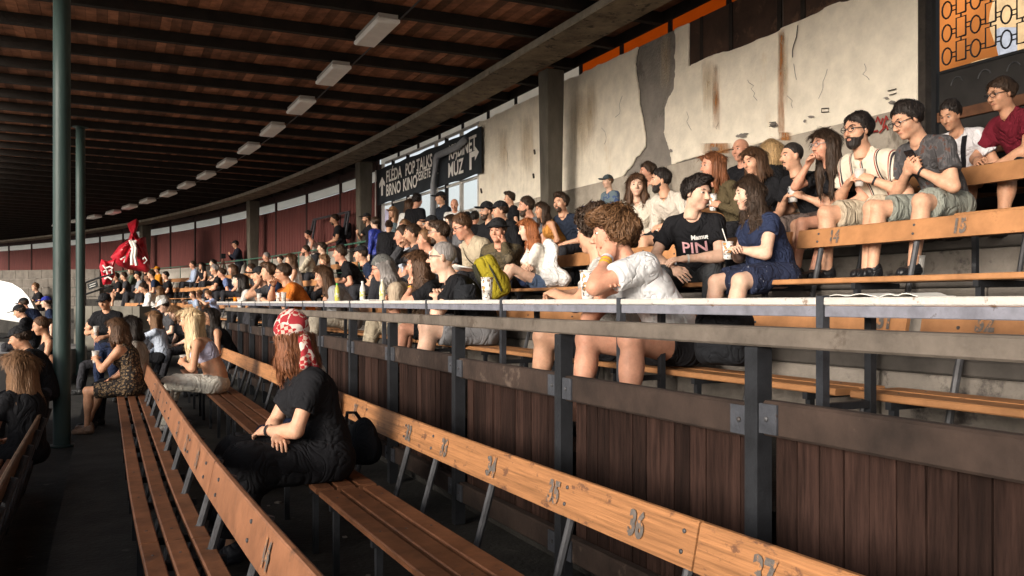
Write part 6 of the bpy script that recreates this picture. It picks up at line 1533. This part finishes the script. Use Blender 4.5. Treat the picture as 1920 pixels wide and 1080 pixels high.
# black shoulder bag of the woman in the headscarf
i = PEOPLE['scarf']; s = s_at(640, 1.60)
def bagf(f): f.ell((0, 0, .13), (.21, .11, .12), k=.03); f.ell((.05, 0, .06), (.24, .12, .08), k=.05); f.ell((-.1, .02, .22), (.09, .06, .09), k=.06)
o = blob('shoulder_bag', (-.32, -.18, -.04), (.32, .18, .42), .012, bagf, cloth((.014, .016, .02), 'bag'), W(s_at(672, 1.70), 1.70, .44), math.pi/2+.2, 'slouchy black shoulder bag on the bench behind the woman in the headscarf', 'bag', (16, .022))
MB().tube([(-.14, 0, .22), (-.07, .06, .34), (.04, .06, .33), (.13, .03, .16)], .012, 6).build('strap', BLK, o); MB().box((.03, -.115, .22), (.09, -.108, .235)).build('buckle', M_PIPE, o)
# yellow backpack behind the grey-haired man
def bpk(f): bx(f, (0, 0, .22), (.16, .10, .22), rd=.07); f.ell((0, .09, .13), (.12, .05, .11), k=.03)
i = PEOPLE['grey']; o = blob('backpack', (-.24, -.2, -.03), (.24, .22, .5), .011, bpk, cloth((.30, .24, .02), 'bag'), i['M']@Vector(tuple(np.array(i['Ch'])-np.array(i['Fv'])*.20-np.array(i['d3'])*.20-np.array(i['Rv'])*.05)), i['M'].to_euler().z+math.pi, 'bright yellow backpack on the back of the grey-haired man at the table', 'backpack', (17, .012)); o.rotation_euler[0] = .45; o.scale = (1.0, 1.0, 1.0)
for x in (-.07, .07): MB().tube([(x, -.11, .06), (x, -.125, .22), (x*.8, -.11, .40)], .014, 6).build('strap', mat('backpack_piping', (.03, .03, .02), .8), o)
MB().tube([(-.17, .0, .06), (-.175, .0, .25), (-.13, .0, .42), (.0, .0, .455), (.13, 0, .42), (.175, 0, .25), (.17, 0, .06)], .009, 6).build('zip', mat('backpack_piping', (.03, .03, .02), .8), o)
# dark backpack under the table beside the white T-shirt
s = s_at(1352, 3.46); o = blob('backpack', (-.26, -.2, -.03), (.26, .22, .56), .012, lambda f: (bx(f, (0, 0, .17), (.17, .11, .165), rd=.07), f.ell((0, .10, .11), (.13, .06, .09), k=.03)), cloth((.016, .017, .02), 'bag'), W(s, 3.48, 1.125), math.pi/2+.1, 'big black backpack standing on the table-row bench', 'backpack', (17, .012))
MB().tube([(.08, .12, .06), (.09, .15, .2), (.07, .10, .31)], .016, 6).build('strap', BLK, o)
# white jacket over the bench, navy sweater and its strap
def wj(f): f.ell((.0, .10, .28), (.16, .07, .22), k=.05); f.ell((-.03, .03, .10), (.20, .13, .10), k=.08); f.ell((.20, -.08, .03), (.20, .11, .05), k=.06); f.ell((.08, .08, .43), (.06, .05, .08), k=.05)
s = s_at(1045, 4.60); o = blob('white_jacket', (-.32, -.28, -.04), (.48, .26, .60), .010, wj, crease(mat('white_nylon', (.70, .69, .68), .55, bump=.3, bscale=14), .9), W(s, 4.60, 1.66), math.pi/2, 'crumpled white jacket thrown over the bench right of the red-haired woman', 'jacket', (24, .034))
def nj(f): f.ell((0, 0, .06), (.20, .10, .06), k=.04); f.ell((.1, .03, .12), (.12, .08, .06), k=.04); f.cone((-.1, -.12, .03), (-.14, -.2, -.10), .03, .022, k=.03)
s = s_at(1002, 4.50); o = blob('navy_sweater', (-.34, -.3, -.2), (.34, .2, .26), .013, nj, cloth((.02, .03, .07)), W(s, 4.46, 1.66), math.pi/2, 'navy sweater lying between the red-haired woman and the white jacket', 'sweater', (15, .02))
# gear on the table, newspaper
s = s_at(868, UT+.14); o = blob('camera_bag', (-.2, -.12, -.03), (.2, .12, .24), .009, lambda f: (bx(f, (0, 0, .07), (.13, .06, .07), rd=.03), f.ell((.06, 0, .15), (.05, .04, .04), k=.03)), cloth((.018, .018, .02), 'bag'), W(s, UT+.16, 1.523), math.pi/2, 'black camera bag lying on the table beside the tall printed cup', 'bag', (30, .004))
MB().tube([(-.05, -.06, .14), (.03, -.07, .06), (.09, -.065, .09)], .010, 6).build('strap', mat('grey_strap', (.3, .3, .31), .7), o)
for (pa, pb, lab) in ((1660, 1560, 'open newspaper lying flat on the nearest table'), (1735, 1668, 'folded paper beside the newspaper on the nearest table')):
    a, b = s_at(pa, UT+.1), s_at(pb, UT+.1); V = []; n = 10
    for k in range(n+1):
        t = k/n
        for v in (.05, .28): V.append(W(a+(b-a)*t, UT+v, 1.526+.016*math.sin(math.pi*t)*abs(math.sin(5*t+v*8))))
    o = mesh('newspaper', V, [(2*k, 2*k+1, 2*k+3, 2*k+2) for k in range(n)], M_PAPER); md = o.modifiers.new('thick', 'SOLIDIFY'); md.thickness = .003; tag(o, lab, 'newspaper')
o = MB().bbox((-.12, -.1, 0), (.12, .1, .012), .004, M=frame(s_at(700, UT+.14), UT+.15, 1.524)).build('tray', M_PAPER); tag(o, 'white tray on the table under the bottles', 'tray')
i = PEOPLE['strap']; p = i['M']@Vector((0, .34, .22)); V = [(-.2, -.11, .03), (-.1, -.12, .05), (0, -.12, 0), (.1, -.12, .05), (.2, -.11, .03), (-.2, .15, .06), (-.1, .16, .09), (0, .16, .04), (.1, .16, .09), (.2, .15, .06)]
o = mesh('magazine', V, [(0, 1, 6, 5), (1, 2, 7, 6), (2, 3, 8, 7), (3, 4, 9, 8)], M_PAPER, smooth=True); o.matrix_world = Matrix.Translation(p)@Matrix.Rotation(i['M'].to_euler().z, 4, 'Z'); md = o.modifiers.new('thick', 'SOLIDIFY'); md.thickness = .004; tag(o, 'open magazine on the lap of the man in the beige overshirt', 'magazine')
# backpack on the tall man, tripod of the cameraman
i = PEOPLE['pack']; o = blob('backpack', (-.24, -.2, -.3), (.24, .2, .3), .016, lambda f: bx(f, (0, 0, 0), (.15, .10, .22), rd=.07), BLK, i['M']@Vector(tuple(np.array(i['Ch'])-np.array(i['Fv'])*.2)), i['M'].to_euler().z, 'black backpack on the back of the man at the handrail', 'backpack', (20, .006))
i = PEOPLE['camman']; root = empty('camera_tripod', i['M']@Vector((.02, .55, 0))); 
for k in range(3):
    a = 2.1*k+.4; MB().tube([(0, 0, 1.15), (.38*math.cos(a), .38*math.sin(a), 0)], .022, 6).build('leg', mat('tripod_red_brown', (.12, .05, .035), .6), root)
MB().box((-.07, -.14, 1.15), (.07, .14, 1.32)).build('camera_body', BLK, root); tag(root, 'tripod with camera standing on the far walkway', 'tripod')
# litter and weeds between the front benches
lr = random.Random(12)
for k in range(26):
    s = lr.uniform(2.0, 8.5); u = lr.uniform(1.0, 2.25); sz = lr.uniform(.006, .018)
    o = MB().quadbox([(x*sz*(1+.3*lr.random()), y*sz, z*sz*.6) for z in (0, 1) for x, y in ((-1, -1), (1, -1), (1, 1), (-1, 1))]).build('pebble', M_RISER); o.location = W(s, u, .001); o.rotation_euler = (0, 0, lr.uniform(0, 3)); tag(o, 'small pale grit on the floor under the front benches', 'pebble', 'grit under the front benches')
